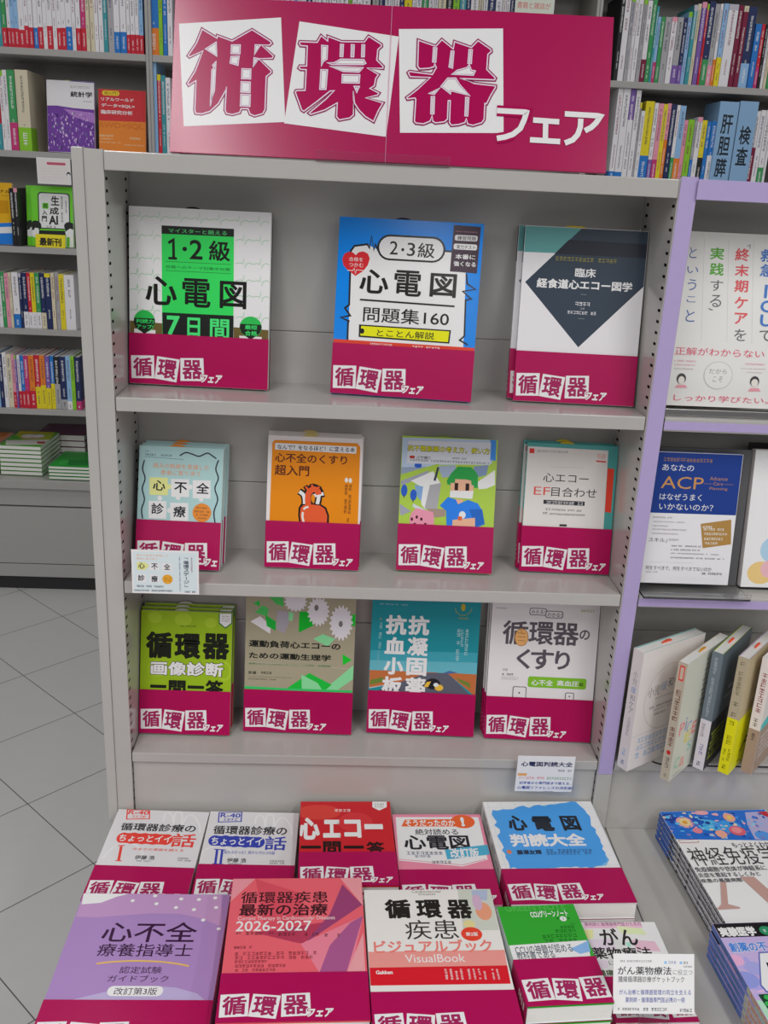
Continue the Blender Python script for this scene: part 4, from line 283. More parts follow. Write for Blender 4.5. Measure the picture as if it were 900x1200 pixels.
't5': (0.2897,-0.2367,-0.373,2,90,0.181,0.236,0.0255,1,'D6D6DA',[('l','C2C8CE',1.03,[7.5,235.6,8,69.9]),('l','C2C8CE',1.03,[29.6,235.6,30,69.5]),('l','C2C8CE',1.03,[51.7,235.6,52.1,69.1]),('l','C2C8CE',1.03,[73.9,235.6,74.2,68.8]),('l','C2C8CE',1.03,[96.1,235.6,96.4,68.4]),('l','C2C8CE',1.04,[118.4,235.6,118.6,68]),('l','C2C8CE',1.04,[140.7,235.6,140.9,67.7]),('l','C2C8CE',1.04,[163.1,235.6,163.2,67.3]),('l','C2C8CE',1.04,[180.6,235.6,180.6,66.9]),('l','C2C8CE',1,[0.4,220.4,180.6,218.5]),('l','C2C8CE',0.98,[0.4,196,180.6,193.9]),('l','C2C8CE',0.96,[0.4,172.4,180.6,170.1]),('l','C2C8CE',0.93,[0.4,149.4,180.6,147]),('l','C2C8CE',0.91,[0.4,127.2,180.6,124.5]),('l','C2C8CE',0.89,[0.4,105.5,180.6,102.7]),('l','C2C8CE',0.87,[0.4,84.4,180.3,81.5]),('p','7AB4E4',[78.7,221.1,108.6,227.8,155.6,235.6,159.2,221.3,166.1,206.4,96.2,202.2]),('p','7AB4E4',[157.5,154.2,168.5,92.2,159.5,79.8,135.5,76.8,133.1,109.9]),('p','4A9AE0',[12.4,214.3,20.5,212.7,29.8,216.1,38.1,215.5,47,216.4,56.5,222.8,65.5,225.2,73.2,219.1,83.2,225.5,92.1,227.4,99.9,221.9,109.7,228.3,118,226.2,127.8,231.1,136.7,231.1,146.5,235.6,155.4,234.4,158.4,226.8,159.7,223.3,162.8,216.3,164.8,210.8,164.1,207.4,168.1,197.1,167.2,189.4,165.2,181.3,163.5,173.2,168.5,163.8,166,156.4,167.4,147.7,168.4,139.5,167,131.9,168.2,123.9,165,116.9,167.5,108.5,165.2,101.7,166.1,92.3,161.9,86.8,156.5,84.4,153.5,80.3,145.5,79.6,136.4,73.9,129,77.3,120.8,75.8,113.4,78.4,105.2,76.9,97.3,77.4,89.6,77.6,81.3,75.6,73.4,75.8,65.1,73.4,57.4,74.8,49.3,72.9,41.7,73.4,33.5,72.3,26,74.5,18.8,78.3,13,75.1,13.9,82.5,13.6,90.9,11.2,99.3,12.5,107,9,116.1,13.3,123.4,11.8,132.2,9.7,141.2,8.1,150.2,14,157.4,14.9,165.7,8.4,176,13.8,183.9,11,193.5,9.1,203.1]),('t','22262E',0.04,'心',30.7,161.9,60.9,200),('t','22262E',0.035,'電',71,160.4,103.3,197.6),('t','22262E',0.035,'図',117,160.8,145.9,198.1),('t','DCD0DC',0.04,'判読大全',26,123.8,144.6,154.5),('e','D07850',19.4,112.5,3.8,4.7),('t','22304C',0.04,'藤澤友輝',30.7,105.7,68.9,116.6),('g','34507C',76.6,111.4,147.7,117.3),('g','34507C',75.1,105,145.8,110.8)]),
't6': (-0.2953,-0.4758,-0.378,0.1,90,0.2025,0.257,0.0145,2,'A483BA',[('p','B790BC',[0.4,256.6,190,256.6,198.4,196.1,168.5,211.1,139.2,219.3,99.8,219.6,64.3,215.7,29.2,211.4,1.3,212.2]),('p','DCD8DC',[0.4,256.6,62,256.6,48,251.2,28.1,238.8,3,235.3]),('p','B4A6CE',[0.4,70,32.6,74.8,67.3,86,95.8,94.2,123.4,96.6,154.5,93.9,181.4,85.1,202.1,66.4,202.1,33.4,5.5,32.8]),('e','DDD0E0',70.2,243.4,2.8,2.8),('e','DDD0E0',103.8,237.8,2.8,2.8),('e','DDD0E0',99.2,253.2,2.9,2.9),('e','DDD0E0',136.1,247.5,2.9,2.8),('e','DDD0E0',131.6,231,2.8,2.8),('e','DDD0E0',156.6,227.4,2.8,2.8),('e','DDD0E0',160.6,246.7,2.9,2.8),('e','DDD0E0',182.6,250.2,2.9,2.9),('e','DDD0E0',186.1,231.7,2.8,2.8),('e','DDD0E0',171.8,208,2.8,2.7),('e','DDD0E0',194.7,192.3,2.8,2.6),('t','381A3C',0.01,'心不全',43.5,167.7,166.6,203.5),('t','381A3C',0.005,'療養指導士',44.5,143.5,165.4,165.1),('l','DCB460',2.7,[48.3,130.9,50,131.2,52.3,131.7,55.1,132.3,58.1,132.9,61.3,133.4,64.5,133.8,67.9,134.2,71.6,134.6,75.3,134.9,79.2,135.2,83.1,135.5,87,135.7,91.1,135.9,95.4,136.1,100,136.1,105.1,136,110.5,135.8,116,135.6,121.5,135.3,126.6,134.9,131.3,134.5,135.8,133.9,140.1,133.3,144.2,132.7,148.2,132,152.1,131.2,156.1,130.3,159.8,129.4,162.9,128.6,165.1,128]),('t','402444',0,'認定試験',79.7,115.7,132.2,127),('t','402444',0,'ガイドブック',68.1,102.2,142.8,112.9),('o','DCD8E0',72.1,80.4,139.6,95.9,6.9),('t','402444',0.005,'改訂第3版',80.3,82.3,132.4,93.4)]),
't7': (-0.094,-0.4564,-0.353,1.6,90,0.1795,0.243,0.0228,2,'E0606C',[('p','E8909A',[0.4,242.6,30.9,242.6,0.4,198.6,0.4,156.6]),('p','D24E5E',[30.9,242.6,94.4,213.4,100.9,155,49.5,144.7]),('p','E6949A',[149.6,242.6,179.1,242.6,179.1,188.3]),('p','B03A56',[36.3,141.3,133.9,160.1,98.6,121.6,87.9,124.3]),('p','94406E',[152.1,230,178.1,190.3,133.7,150.8,101.3,122.3,134,173.4]),('p','E87E92',[96,121.3,178.6,169.7,158.7,73.4,120,74.2]),('p','A45688',[120,74.2,133.4,118.2,161.4,157.8,178.6,169.7,153.5,73.5]),('p','E89AA0',[154.1,73.5,177.2,139,176.8,73.1]),('t','3E1C24',0.01,'循環器疾患',13.9,194.5,132,216.8),('t','3E1C24',0.02,'最新の治療',13.4,171.1,131.2,193.7),('t','F0BCC0',0.015,'Current Therapy in Cardiovascular Diseases',12.5,161.5,140.8,170.5),('t','F0E0E2',0.01,'2026-2027',11,143.8,109.7,161.9),('g','5C242C',12,139.4,19,142.4),('g','5C242C',24.3,137.5,47.2,142.9),('g','5C242C',53.7,138.7,62,141.7),('g','5C242C',66.5,135.4,89.3,140.8),('g','5C242C',95.7,134.9,120,139.6),('g','5C242C',126,133,147.6,137.7),('g','5C242C',11.3,114.6,34.8,118.5),('g','8C3440',13.2,103.2,116.8,108.4),('g','8C3440',13.8,96.4,112.1,101.6),('g','8C3440',14.3,90.7,55,94.8),('g','8C3440',14.9,83.5,78.5,88.1),('g','8C3440',15.5,77.2,65.9,81.4)]),
't8': (0.0869,-0.4864,-0.35,1.6,90,0.176,0.25,0.0172,3,'D2CECA',[('p','C4C8BC',[130.1,249.6,175.6,249.6,175,172.8,127.3,173.6]),('p','A8B4CC',[149.4,247.8,171.9,248.3,168.5,228.1,149.1,228.4]),('e','E09878',160,207.5,10.9,16.7),('e','C8A8C0',154,224.5,6.6,15.2),('e','D8CC90',136.9,184.1,8,7.2),('t','70685C',-0.005,'Cardiovascular',65.9,243.6,106.9,248.8),('t','70685C',-0.005,'Diseases',75,239,98.1,243.2),('t','26221F',0.04,'循',26,195.3,61.4,231.5),('t','26221F',0.035,'環',68.5,195.4,103.1,230.2),('t','26221F',0.035,'器',110.7,194.1,144.3,229.6),('t','3A3634',-0.012,'疾患',50.5,158,120.4,192.5),('e','DC4430',137.3,166.4,13.9,12.2),('t','F0E4E0',0.02,'第2版',129.4,162.8,145.5,169.7),('p','E8928A',[0.4,138.1,175.6,138.4,173.7,110.2,0.4,110.3]),('t','E87C74',0.025,'ビジュアルブック',7.7,134.6,160.8,157.4),('t','ECD8D4',0,'VisualBook',46.1,119.5,122.5,132.7),('p','CE1C2A',[0.4,112.2,174.2,112.8,173.1,83.9,0.4,84.4]),('t','E8D8D4',0.03,'Gakken',7.9,101.6,28.8,107.6),('gv','ECD0D0',93.3,91.5,97,108.8),('gv','ECD0D0',99.8,91.4,103.4,108.7),('gv','ECD0D0',106.3,91.3,109.9,108.6),('gv','ECD0D0',112.8,91.1,116.3,108.5),('gv','ECD0D0',122.3,91,125.7,108.3),('gv','ECD0D0',128.9,90.8,132.1,108.2),('gv','ECD0D0',135.4,90.7,138.6,108.1),('gv','ECD0D0',141.9,90.6,145,107.9),('gv','ECD0D0',152.5,90.4,155.4,107.7),('gv','ECD0D0',158.5,90.3,161.4,107.6)]),
't9': (0.2368,-0.435,-0.348,3.9,90,0.107,0.168,0.0245,2,'34A232',[('t','50B04C',0.02,'GREEN NOTE',10.1,158.2,94,172.4),('t','E0ECE0',0.03,'CCUグリーンノート',42.2,145.3,93.8,158.1),('e','E0ECE0',84.9,141.5,4.5,4.6),('t','34A232',0.03,'2',83.8,139.1,85.9,143.9),('e','205820',77.7,142.4,1.4,1.4),('e','205820',92.3,141.6,1.4,1.4),('g','1C6420',91.8,129.6,97.9,132.7),('g','1C6420',75.9,124.1,96.2,128.9),('g','1C6420',67.7,116.9,95.8,122.1),('g','1C6420',47.5,107.9,94.7,114.1),('g','1C6420',48.8,100,93,106),('p','D4DAE0',[0.4,98.7,105,102,101.6,75.2,0.4,71.5]),('p','86B0DE',[78.6,88.5,106.4,101,104,82.7,89.3,79.3]),('p','5C90CC',[0.4,88.3,0.4,73.1,0.4,73,0.4,93.3]),('t','5A6068',0.01,'CCUの神髄が認める',6.5,83.1,82.1,97.9),('t','5A6068',0.01,'教科書である',6.3,74.8,56,87.1)]),
't10': (0.3566,-0.4139,-0.398,1.2,90,0.106,0.172,0.013,1,'DAD7D6',[('o','EDB8CC',2.4,160.6,85.9,173.5,2.8),('t','886078',0.01,'薬剤師と循環器専門医のための',4.2,164.5,85.3,172),('p','F0C4D4',[1.3,138.9,34.3,140.9,36,122.3,0.4,120.4]),('p','D4E4B0',[48.5,164.8,83.7,159.6,87.1,147.6,51.5,150.3]),('p','F0E4A0',[0.4,157.9,13.6,157.8,9.1,141.2,0.4,141.3]),('p','A8DCC8',[51.9,133.7,60.9,133.7,53.8,122.2]),('p','F0B8C8',[62.4,138.3,94.1,135.7,96.8,117.2,63.7,119.8]),('p','F0C4D4',[0.4,102.4,17.7,102.2,15.7,89.1,0.4,89.3]),('t','2C2628',0.02,'がん',19.7,128.4,71.5,160.2),('t','2C2628',0.02,'薬物療法',0.2,104.6,83.6,125.5),('t','605058',0,'に役立つ',18.8,93.3,62.3,102.2),('t','506040',0.02,'腫瘍循環器',-1.7,75.6,56.6,86.2)]),
't11': (0.5882,-0.262,-0.378,3.5,90,0.182,0.252,0.0076,4,'D6D4D6',[('p','2468C4',[0.4,251.6,181.6,251.6,160.6,173.5,0.4,183]),('e','4CB0E0',68.9,215,19.1,14),('e','3C94DC',101.4,210.5,19.1,15.8),('e','1C3C90',11,236.8,12.8,9.8),('e','1C50B0',49.7,225.5,14.9,9.7),('p','A8A4CC',[144,245.3,181.6,246.7,160.6,173.5,128.7,177.9,132.7,212.6]),('e','5090D8',145.8,186.6,12.6,11.1),('e','E8A0A0',31.6,223.6,14,14.1),('e','60B8E8',74,221.4,1.7,3.2),('e','7C78B8',50.3,216.4,1.3,2.9),('e','E0A8B0',110.1,242.1,1.6,4.1),('e','60B8E8',156,215.1,1.8,1.6),('e','7C78B8',65.9,186.6,1.2,3.1),('e','4870C8',114.3,187,1.7,1.9),('e','4870C8',114.8,186.8,3.9,2.3),('e','2050B0',62.5,243.6,3.9,1.5),('e','2050B0',56.4,214.4,1.8,3.4),('e','2050B0',122.3,181.9,1.4,2.8),('e','2050B0',153.3,229.7,4,1.7),('e','7C78B8',147.7,210.4,2.7,3.9),('e','3C8CD8',66,220.1,3.3,1.7),('e','2050B0',144.7,196.4,1.2,2.8),('e','4870C8',105.1,235,3.5,3),('e','E0A8B0',-11.1,193.1,4,1.9),('e','88C0E8',109.1,242,3.8,2.9),('e','88C0E8',82.4,200.9,1.4,3.7),('e','1C3C90',61.9,232.6,4.2,3),('e','88C0E8',-12.1,197.5,1,1.5),('e','3C8CD8',35.7,229.6,2,2.1),('e','E0A8B0',92.5,241.8,3.6,3.7),('e','1C3C90',70.3,199.9,2.8,1.4),('e','E0A8B0',113.9,238.3,2.7,4.1),('e','4870C8',97.5,236,1.6,3.8),('e','60B8E8',48,243.7,1.9,1.8),('e','2050B0',21.6,238.2,1.3,1.9),('e','88C0E8',54.8,206.8,2,2.6),('e','5090D8',26.9,185.8,2,1.5),('e','5090D8',73.2,236.6,3.5,2.4),('e','4870C8',153,231.9,3.6,3.9),('e','2050B0',87.2,239,2,1.7),('e','60B8E8',117.8,191.1,3.5,1.9),('e','E8C8A8',2.5,237,3,2.9),('e','7C78B8',5,212.7,4,2.8),('e','7C78B8',166.9,240.8,4,2.9),('e','3C8CD8',79.6,210.6,3.8,2.9),('e','1C3C90',168.2,238.4,3.4,1.6),('e','E8C8A8',112,214.8,3.9,3.4),('e','1C3C90',121.3,242.4,3.9,2),('e','7C78B8',124.6,196.6,2.6,1.9),('e','2050B0',109.8,239.2,3.3,2.5),('e','7C78B8',11.8,235.8,3.5,1.5),('e','5090D8',-5.9,208.3,2.7,1.3),('e','88C0E8',128.6,222,1.1,4.1),('e','E8C8A8',78.4,182.9,3.6,1.5),('e','60B8E8',58.4,231.3,1.7,1.9),('e','3C8CD8',20.7,240.1,2.3,3.5),('e','88C0E8',70.5,211.9,3.8,1.5),('e','1C3C90',-13.3,199.8,1.1,1.9),('e','5090D8',82.3,183.7,3.5,1.4),('e','7C78B8',25.4,192.7,3.8,3),('e','2050B0',118.5,235.7,3.7,4.2),('e','2050B0',113.3,186.1,3.8,3.8),('e','88C0E8',169.4,236.3,2.5,2.5),('e','E0A8B0',44.8,210.2,2.4,1.5),('e','7C78B8',43.8,216.5,2.5,2.4),('e','3C8CD8',60,242.7,1.6,2.9),('e','60B8E8',18.5,201.8,4,1.5),('e','7C78B8',143.1,181.2,3.4,3.7),('e','5090D8',125.1,230.2,3.6,1.5),('e','1C3C90',107.8,217,3.8,2.2),('e','3C8CD8',133,210.1,2.5,1.3),('e','1C3C90',157.1,229.4,1.1,4),('e','60B8E8',8.2,238.6,3.3,2.8),('e','E0A8B0',128.9,217.4,2.3,3),('e','88C0E8',139.1,210.2,2.2,2),('e','60B8E8',49.4,221.6,3.6,3.5),('e','4870C8',30.9,236.3,3.3,1.4),('e','E0A8B0',62.9,190.4,3.9,3.3),('e','E8C8A8',47.8,237.5,2.6,4.2),('e','88C0E8',31.7,237.9,3.5,1.5),('e','7C78B8',43.4,224.5,1.7,3.5),('e','60B8E8',117.5,238.1,2.2,3.5),('e','5090D8',16.8,220.4,1.7,3.2),('e','2050B0',54.1,191.9,4,3.2),('e','E0A8B0',88.7,241.5,4,2.6),('e','3C8CD8',124.6,231.5,4,4.1),('e','1C3C90',10.2,225,3.5,4.1),('e','5090D8',22.8,213.1,2.1,1.9),('e','7C78B8',176.8,240.5,3,1.9),('e','60B8E8',139.9,224.8,2.1,2.4),('e','1C3C90',-3,195.7,2.5,3.9),('e','60B8E8',7.5,237,3.9,3.4),('e','7C78B8',91.4,193.7,2.3,3.4),('e','E0A8B0',142.1,210.5,1.2,4.1),('e','60B8E8',18,220.7,3.7,3.2),('e','E8C8A8',96.2,211.6,2.7,2),('e','88C0E8',82.9,184.3,2.7,4),('e','E8C8A8',112.8,202.3,2,3.7),('e','E8C8A8',39.9,246.4,3.4,2.1),('e','E0A8B0',55.4,246,4.1,2.4),('e','60B8E8',105.4,223.5,2.8,1.4),('e','2050B0',126.6,230.2,1.8,2.1),('e','88C0E8',143.7,214.5,2.9,3.3),('e','E0A8B0',-0.3,202.9,4,1.4),('e','E0A8B0',88.7,212.1,2.2,3.2),('e','5090D8',149,220.2,2.7,2.5),('e','4870C8',18.2,212.4,2.5,2.1),('e','3C8CD8',126.3,209.1,1.2,2.3),('e','E0A8B0',110.7,201.6,1.9,2.5),('e','E0A8B0',-8.1,187.7,2.6,3.2),('e','88C0E8',12.7,240.5,2.4,1.4),('e','1C3C90',68.8,220.5,4.2,4),('e','2050B0',169.1,231.3,1.9,3.4),('e','2050B0',77.2,207.1,1.7,3),('e','60B8E8',62.7,228.3,4.2,1.5),('e','E0A8B0',86.3,225.2,3.9,1.9),('e','E8C8A8',67.8,203.6,3.6,2.7),('e','5090D8',139.4,180.3,3.5,2.5),('e','E8C8A8',88.1,204,3.7,1.5),('e','88C0E8',109.7,190.1,1.3,2.6),('e','60B8E8',90.6,210.4,4.2,2.7),('e','3C8CD8',62,213.9,2.9,1.3),('e','3C8CD8',34.9,201.8,3.8,2.8),('e','4870C8',35.3,211,1.1,3.7),('e','5090D8',80.2,216.7,4.1,4.1),('e','88C0E8',55.8,235.1,3.3,2.2),('e','88C0E8',62.2,189.4,4,2),('e','4870C8',6.4,211.7,3.6,3),('e','F0C890',31.6,223.6,9.3,9.6),('e','D89838',31.3,222.9,4.2,4.5),('e','E8A088',110.5,232.4,9.5,11.1),('e','E8C060',111.1,232.4,4.3,4.9),('e','D06070',109,199,13.1,11.9),('e','E88890',108.6,200.7,8.4,7.5),('e','E8A0A8',69.3,246,11.7,5.3),('e','D88090',43.7,201.6,8,6.9),('e','E0A090',79.1,192.3,9.2,9.3),('p','B02838',[166.2,245.1,181.6,246,181.6,228.6,170.5,235.9]),('o','B06058',3,173.3,34.6,181,1.5),('o','D6D4D6',3.6,174.5,34.1,179.7,1.2),('t','46424A',0.01,'もっとよくわかる!',84.3,158.9,157.3,171),('t','3A363C',-0.008,'神経免疫学',5.1,119.8,143.3,162),('t','56525A',0.015,'免疫細胞や抗体が神経系に',1.4,106.2,113.4,117.8),('t','56525A',0.015,'炎症を惹起するしくみと',1.2,94.6,97.4,104.6),('t','56525A',0.015,'疾患の基盤病態',-0.3,83.4,64,92.2),('p','B8948C',[28.5,83.8,37,83.5,18.6,35.9,8.5,36.4]),('p','B8948C',[0.4,31.5,9.9,39.4,20,38.9,34.5,32.1,33.3,29.6,0.4,29]),('p','B8948C',[63.5,94.1,85.1,93.2,101.2,42.9,87.1,15.6])]),
't12': (0.5778,-0.5257,-0.37,3.1,90,0.182,0.257,0.0092,4,'BCAAD6',[('p','1C1A1E',[0.4,256.6,86.9,256.6,78.1,231.2,0.4,231.2]),('t','D8D8DC',0.05,'実験医学',2.8,232.4,54.8,250.3),('e','2C8C60',70.3,241.2,9.8,8.3),('g','C8E0D0',65.7,238.7,74.7,243.6),('t','E0E0EC',0.07,'創薬の不',4.6,204.3,57.5,222.7),('e','9498D4',41.4,191.7,3.9,3.7),('e','C8B0DC',-0.7,162.8,3.5,5.1),('e','A8A0DC',-3.1,193.7,6.8,6.1),('e','D8B4D8',-5.4,165,6.7,4.2),('e','D8B4D8',-23.3,142.2,7.3,2.7),('e','D8B4D8',13.7,141.7,5.8,3.3),('e','C8B0DC',-17.3,151.1,5.1,4.4),('e','D8B4D8',-5,149.3,5,3.9),('e','C8B0DC',-11.3,180.1,6.5,3.2),('e','C8B0DC',-25.6,158,5,2.8),('e','9498D4',-20.9,156.6,5.4,5.5),('e','C8B0DC',-10.5,175.2,4.5,6.2),('e','D8B4D8',-5.9,192.7,5.7,6.4),('e','B4A8E0',11,151,7.3,6),('e','B4A8E0',23.3,179.3,4.5,3.9),('e','B4A8E0',3.7,183.6,3.5,5.8),('e','C8B0DC',-8.2,182.1,6.9,2.5),('e','9498D4',16,155.3,3.3,5.2),('e','9498D4',16.6,156.8,3,2.9),('e','C8B0DC',-17.4,163.9,5.1,3.4),('e','B4A8E0',-12.8,138,5.5,3.4),('e','9498D4',-8.3,182.5,7.3,5.5),('e','D8B4D8',-1.9,140.4,3.6,4.9),('e','A8A0DC',10.1,146.7,3.6,5.3),('e','A8A0DC',13.4,147.7,7,5.1),('e','C8B0DC',-27.5,149.4,4.1,5.6),('e','B4A8E0',8.7,192.9,8,3.4),('e','A8A0DC',42.5,182,3.1,3.8),('e','B4A8E0',-0.2,152.4,6.1,4.7),('e','D8B4D8',-29.8,137.9,6.5,3.3),('e','A8A0DC',-16.2,173.5,7.1,5.5),('e','B4A8E0',6.3,134.5,3.8,2.4),('e','D8B4D8',-5.3,198.4,6.5,3.1),('e','B4A8E0',33.4,151.4,6.2,4.4),('e','9498D4',-11,148.6,5.7,3.2),('e','A8A0DC',12.9,178.7,5.2,3.3),('e','9498D4',5.1,165.3,4.6,3.1),('e','A8A0DC',18.3,190.9,3.4,5.9),('e','D8B4D8',-12.2,180.8,3.3,3.6),('e','9498D4',-11.7,134.4,3.7,4.7),('t','4880D0',0.03,'創薬の不',4.8,205,57.3,222),('e','DCA8CC',1.8,191.6,12.1,10),('e','8C94D4',-0,158.7,19.6,14.2),('e','A0A0D8',22.3,177.3,12,11.4),('p','6068B0',[40.7,203.9,68.8,204.5,33.5,134.9,19,138.1,16.4,149.1]),('p','D4D2D8',[41.5,201.5,67.6,202.1,34.7,137.4,21.1,140.2,18.9,150.4]),('p','202028',[42.1,185.6,59.3,185.7,52.6,172.6,39.6,168.2]),('p','A8D4B8',[0.8,127.2,25.8,119.9,4.1,77,0.4,78]),('p','1C4030',[6.7,135.4,34.1,136.1,17.7,103.8,9.1,107.2]),('e','38B050',16.7,130.3,4.4,3.9),('e','38B050',13.1,120.5,4.3,3.9)]),
's1': (-1.1954,2.0005,-0.36,-2,90,0.148,0.21,0.0131,6,'5CA838',[('p','D0C030',[0.4,209.6,127.8,209.6,133.2,200.8,7.3,160.7]),('p','A8B828',[0.4,155.7,133.2,200.8,147.6,101.7,53.6,89.8]),('p','D4CFC8',[0.4,69.7,147.6,103.7,147.6,32,22.6,7]),('e','C8A890',73.9,138.6,43.3,38.2),('e','E0D8D0',56.5,140.5,23.6,22.3),('e','E0D8D0',92,146.9,19.8,22.4),('p','B84850',[109.9,70.2,140.9,75.7,147.3,44.4,124.2,40.4])]),
's2': (-1.0145,1.9637,-0.42,-1,90,0.148,0.2,0.0099,3,'28A038',[('p','1C8030',[44.5,89.3,115.6,99.5,139.1,28.1,65.4,17.8]),('l','80D088',3.87,[4,184.7,91,189.7]),('e','3CB048',37.4,58.1,15.6,28.7)]),
's0': (-1.3587,1.9937,-0.365,-1,90,0.15,0.21,0.0149,5,'D49070',[('p','D8D0CC',[1,209.6,133.8,209.6,133.3,209.6,13.7,208.3]),('p','C87840',[16.8,200.1,132.2,209.6,138.1,142.8,44.4,127.8])]),
's3': (-1.119,2.23,-0.375,0,90,0.182,0.17,0.0212,3,'6C4058',[('e','8C6478',6.8,101.9,25.1,10.6)]),
's4': (-0.919,2.23,-0.385,0,90,0.182,0.17,0.0187,3,'2C4C44',[('g','A0B0A8',0.4,130,0.4,153.5)]),
'c1': (-0.309,-0.02,-0.0095,0,2,0.097,0.0675,0.0012,0,'C2CEE0',[('t','E0A070',0,'病みの軌跡を意識した',7.6,57.8,53.3,60.7),('t','E0A070',0,'患者に寄り添う',7.5,52.4,37,55.4),('p','DADC90',[8.2,48.6,20.3,48.3,20,36.2,7.8,36.5]),('e','DADC90',21,42.8,3.4,3.9),('p','D8DCE2',[25.7,48.2,39.6,47.9,39.3,35.8,25.4,36.1]),('p','D8DCE2',[44.1,47.8,58.1,47.5,57.8,35.4,43.8,35.7]),('p','D8DCE2',[7.1,29.7,20.2,29.4,19.9,16.7,6.8,17]),('p','D8DCE2',[26.1,29.3,39.6,29,39.3,16.8,25.8,17.1]),('t','20222A',0.02,'心',9.9,38.3,19.1,47.7),('t','20222A',0.02,'不',28.6,37.4,37.8,46.9),('t','20222A',0.02,'全',46.6,37.5,55.8,46.9),('t','20222A',0.02,'診',8.9,19.3,18.6,28.8),('t','20222A',0.02,'療',28.1,17.9,37.3,27.9),('e','E8A030',51.5,22.8,7.5,7.3),('g','804818',46.5,23.4,56.7,25),('g','804818',47.1,20,56.2,21.6),('v','2A3448',0.01,'「循環ステージ」',74.9,9.9,82.8,58.9),('gv','90607C',85.5,34.8,88.1,57.8),('gv','60708C',68.6,4.7,70.4,58.7),('g','303A50',6.6,9.8,28.3,12.6),('g','303A50',31.5,9.8,46,12.4),('g','303A50',2.3,3.3,24.5,5.6),('g','303A50',27.9,3.3,58.6,5.9),('g','303A50',75.7,2.8,91.8,5.3)]),
'c2': (0.286,-0.013,-0.345,0,0,0.093,0.0665,0.0012,0,'D4D4DA',[('t','262A50',0.03,'心電図判読大全',6.2,47.2,89.9,56.5),('g','303860',66.4,38.2,90,41.9),('o','E8A060',2.3,29.7,17.1,34.3,1.2),('t','D85868',-0.005,'すべて初学者・専門家',4.6,23.3,46.4,28.1),('g','488848',49.8,23.5,90.8,27.6),('t','34449C',0.02,'初学者から専門医まで使える、',6.1,13.7,90.6,19),('t','34449C',0.02,'心電図リファレンスの決定版！',3.9,4.6,95.3,10.5),('g','303860',1.8,0.4,44.4,0.6),('g','303860',46.5,0.4,62.6,1.5),('g','303860',76.9,0.4,92.6,0.7)]),
'c3': (0.3415,-0.43,-0.365,0,24,0.1005,0.0705,0.0012,0,'D2D2D8',[('g','40404C',8.2,60.6,47.8,62.7),('e','90B8E0',64.7,60.4,1.9,1.8),('g','5070A0',67.5,59,78.4,61.9),('e','90B8E0',83.8,60.2,1.9,1.8),('g','40404C',86.7,58.5,95.6,61.5),('g','40404C',86.6,54.9,97.5,56.6),('t','2A2A30',0.01,'がん薬物療法',5.4,45.7,72,55.5),('t','808088',-0.005,'に役立つ',73.9,45.9,98.1,52.3),('t','3A3A40',0,'腫瘍循環器診療ポケットブック',6.1,37.1,87.9,44.1),('t','3C4C9C',0,'がん治療と循環器管理の両立を支える',7.4,22.4,96.2,28.5),('t','3C4C9C',0,'薬剤師・循環器専門医必携の一冊',15,13.4,88.5,19.6),('g','40404C',5.3,4.1,32.1,7),('g','40404C',36.9,3.7,66.9,7.1),('g','40404C',82.2,2.6,98,6.2)]),
'fc': (-1.004,1.966,0.53,0,0,0.107,0.08,0.0012,0,'CFCAC8',[('o','C05C70',32,58.6,92.2,66.8,3.8),('g','706C70',9.6,48.2,97.8,47.7),('g','706C70',9.6,39.6,91.6,39.2),('g','706C70',9.6,31.1,88.5,30.8),('g','706C70',9.6,21.6,88.5,21.1),('g','706C70',9.6,11,69.8,11.4),('e','303034',99.6,31.6,6.2,8.3),('e','E0D8D4',99.6,28.1,4.9,5.9)]),
'fn': (-1.036,1.985,0.327,0,8,0.097,0.045,0.0012,0,'E4D020',[('t','282410',0.04,'最新刊',12.6,8,84.1,34.7)]),
'fr': (0.505,1.976,0.942,0,0,0.123,0.283,0.0012,0,'C8CEC0',[('t','D05050',0,'書籍と雑誌が',7,176,111.8,194),('g','7C8C50',13.5,215.7,111,227.7),('g','D05050',12.9,247.5,110.4,259.6)]),
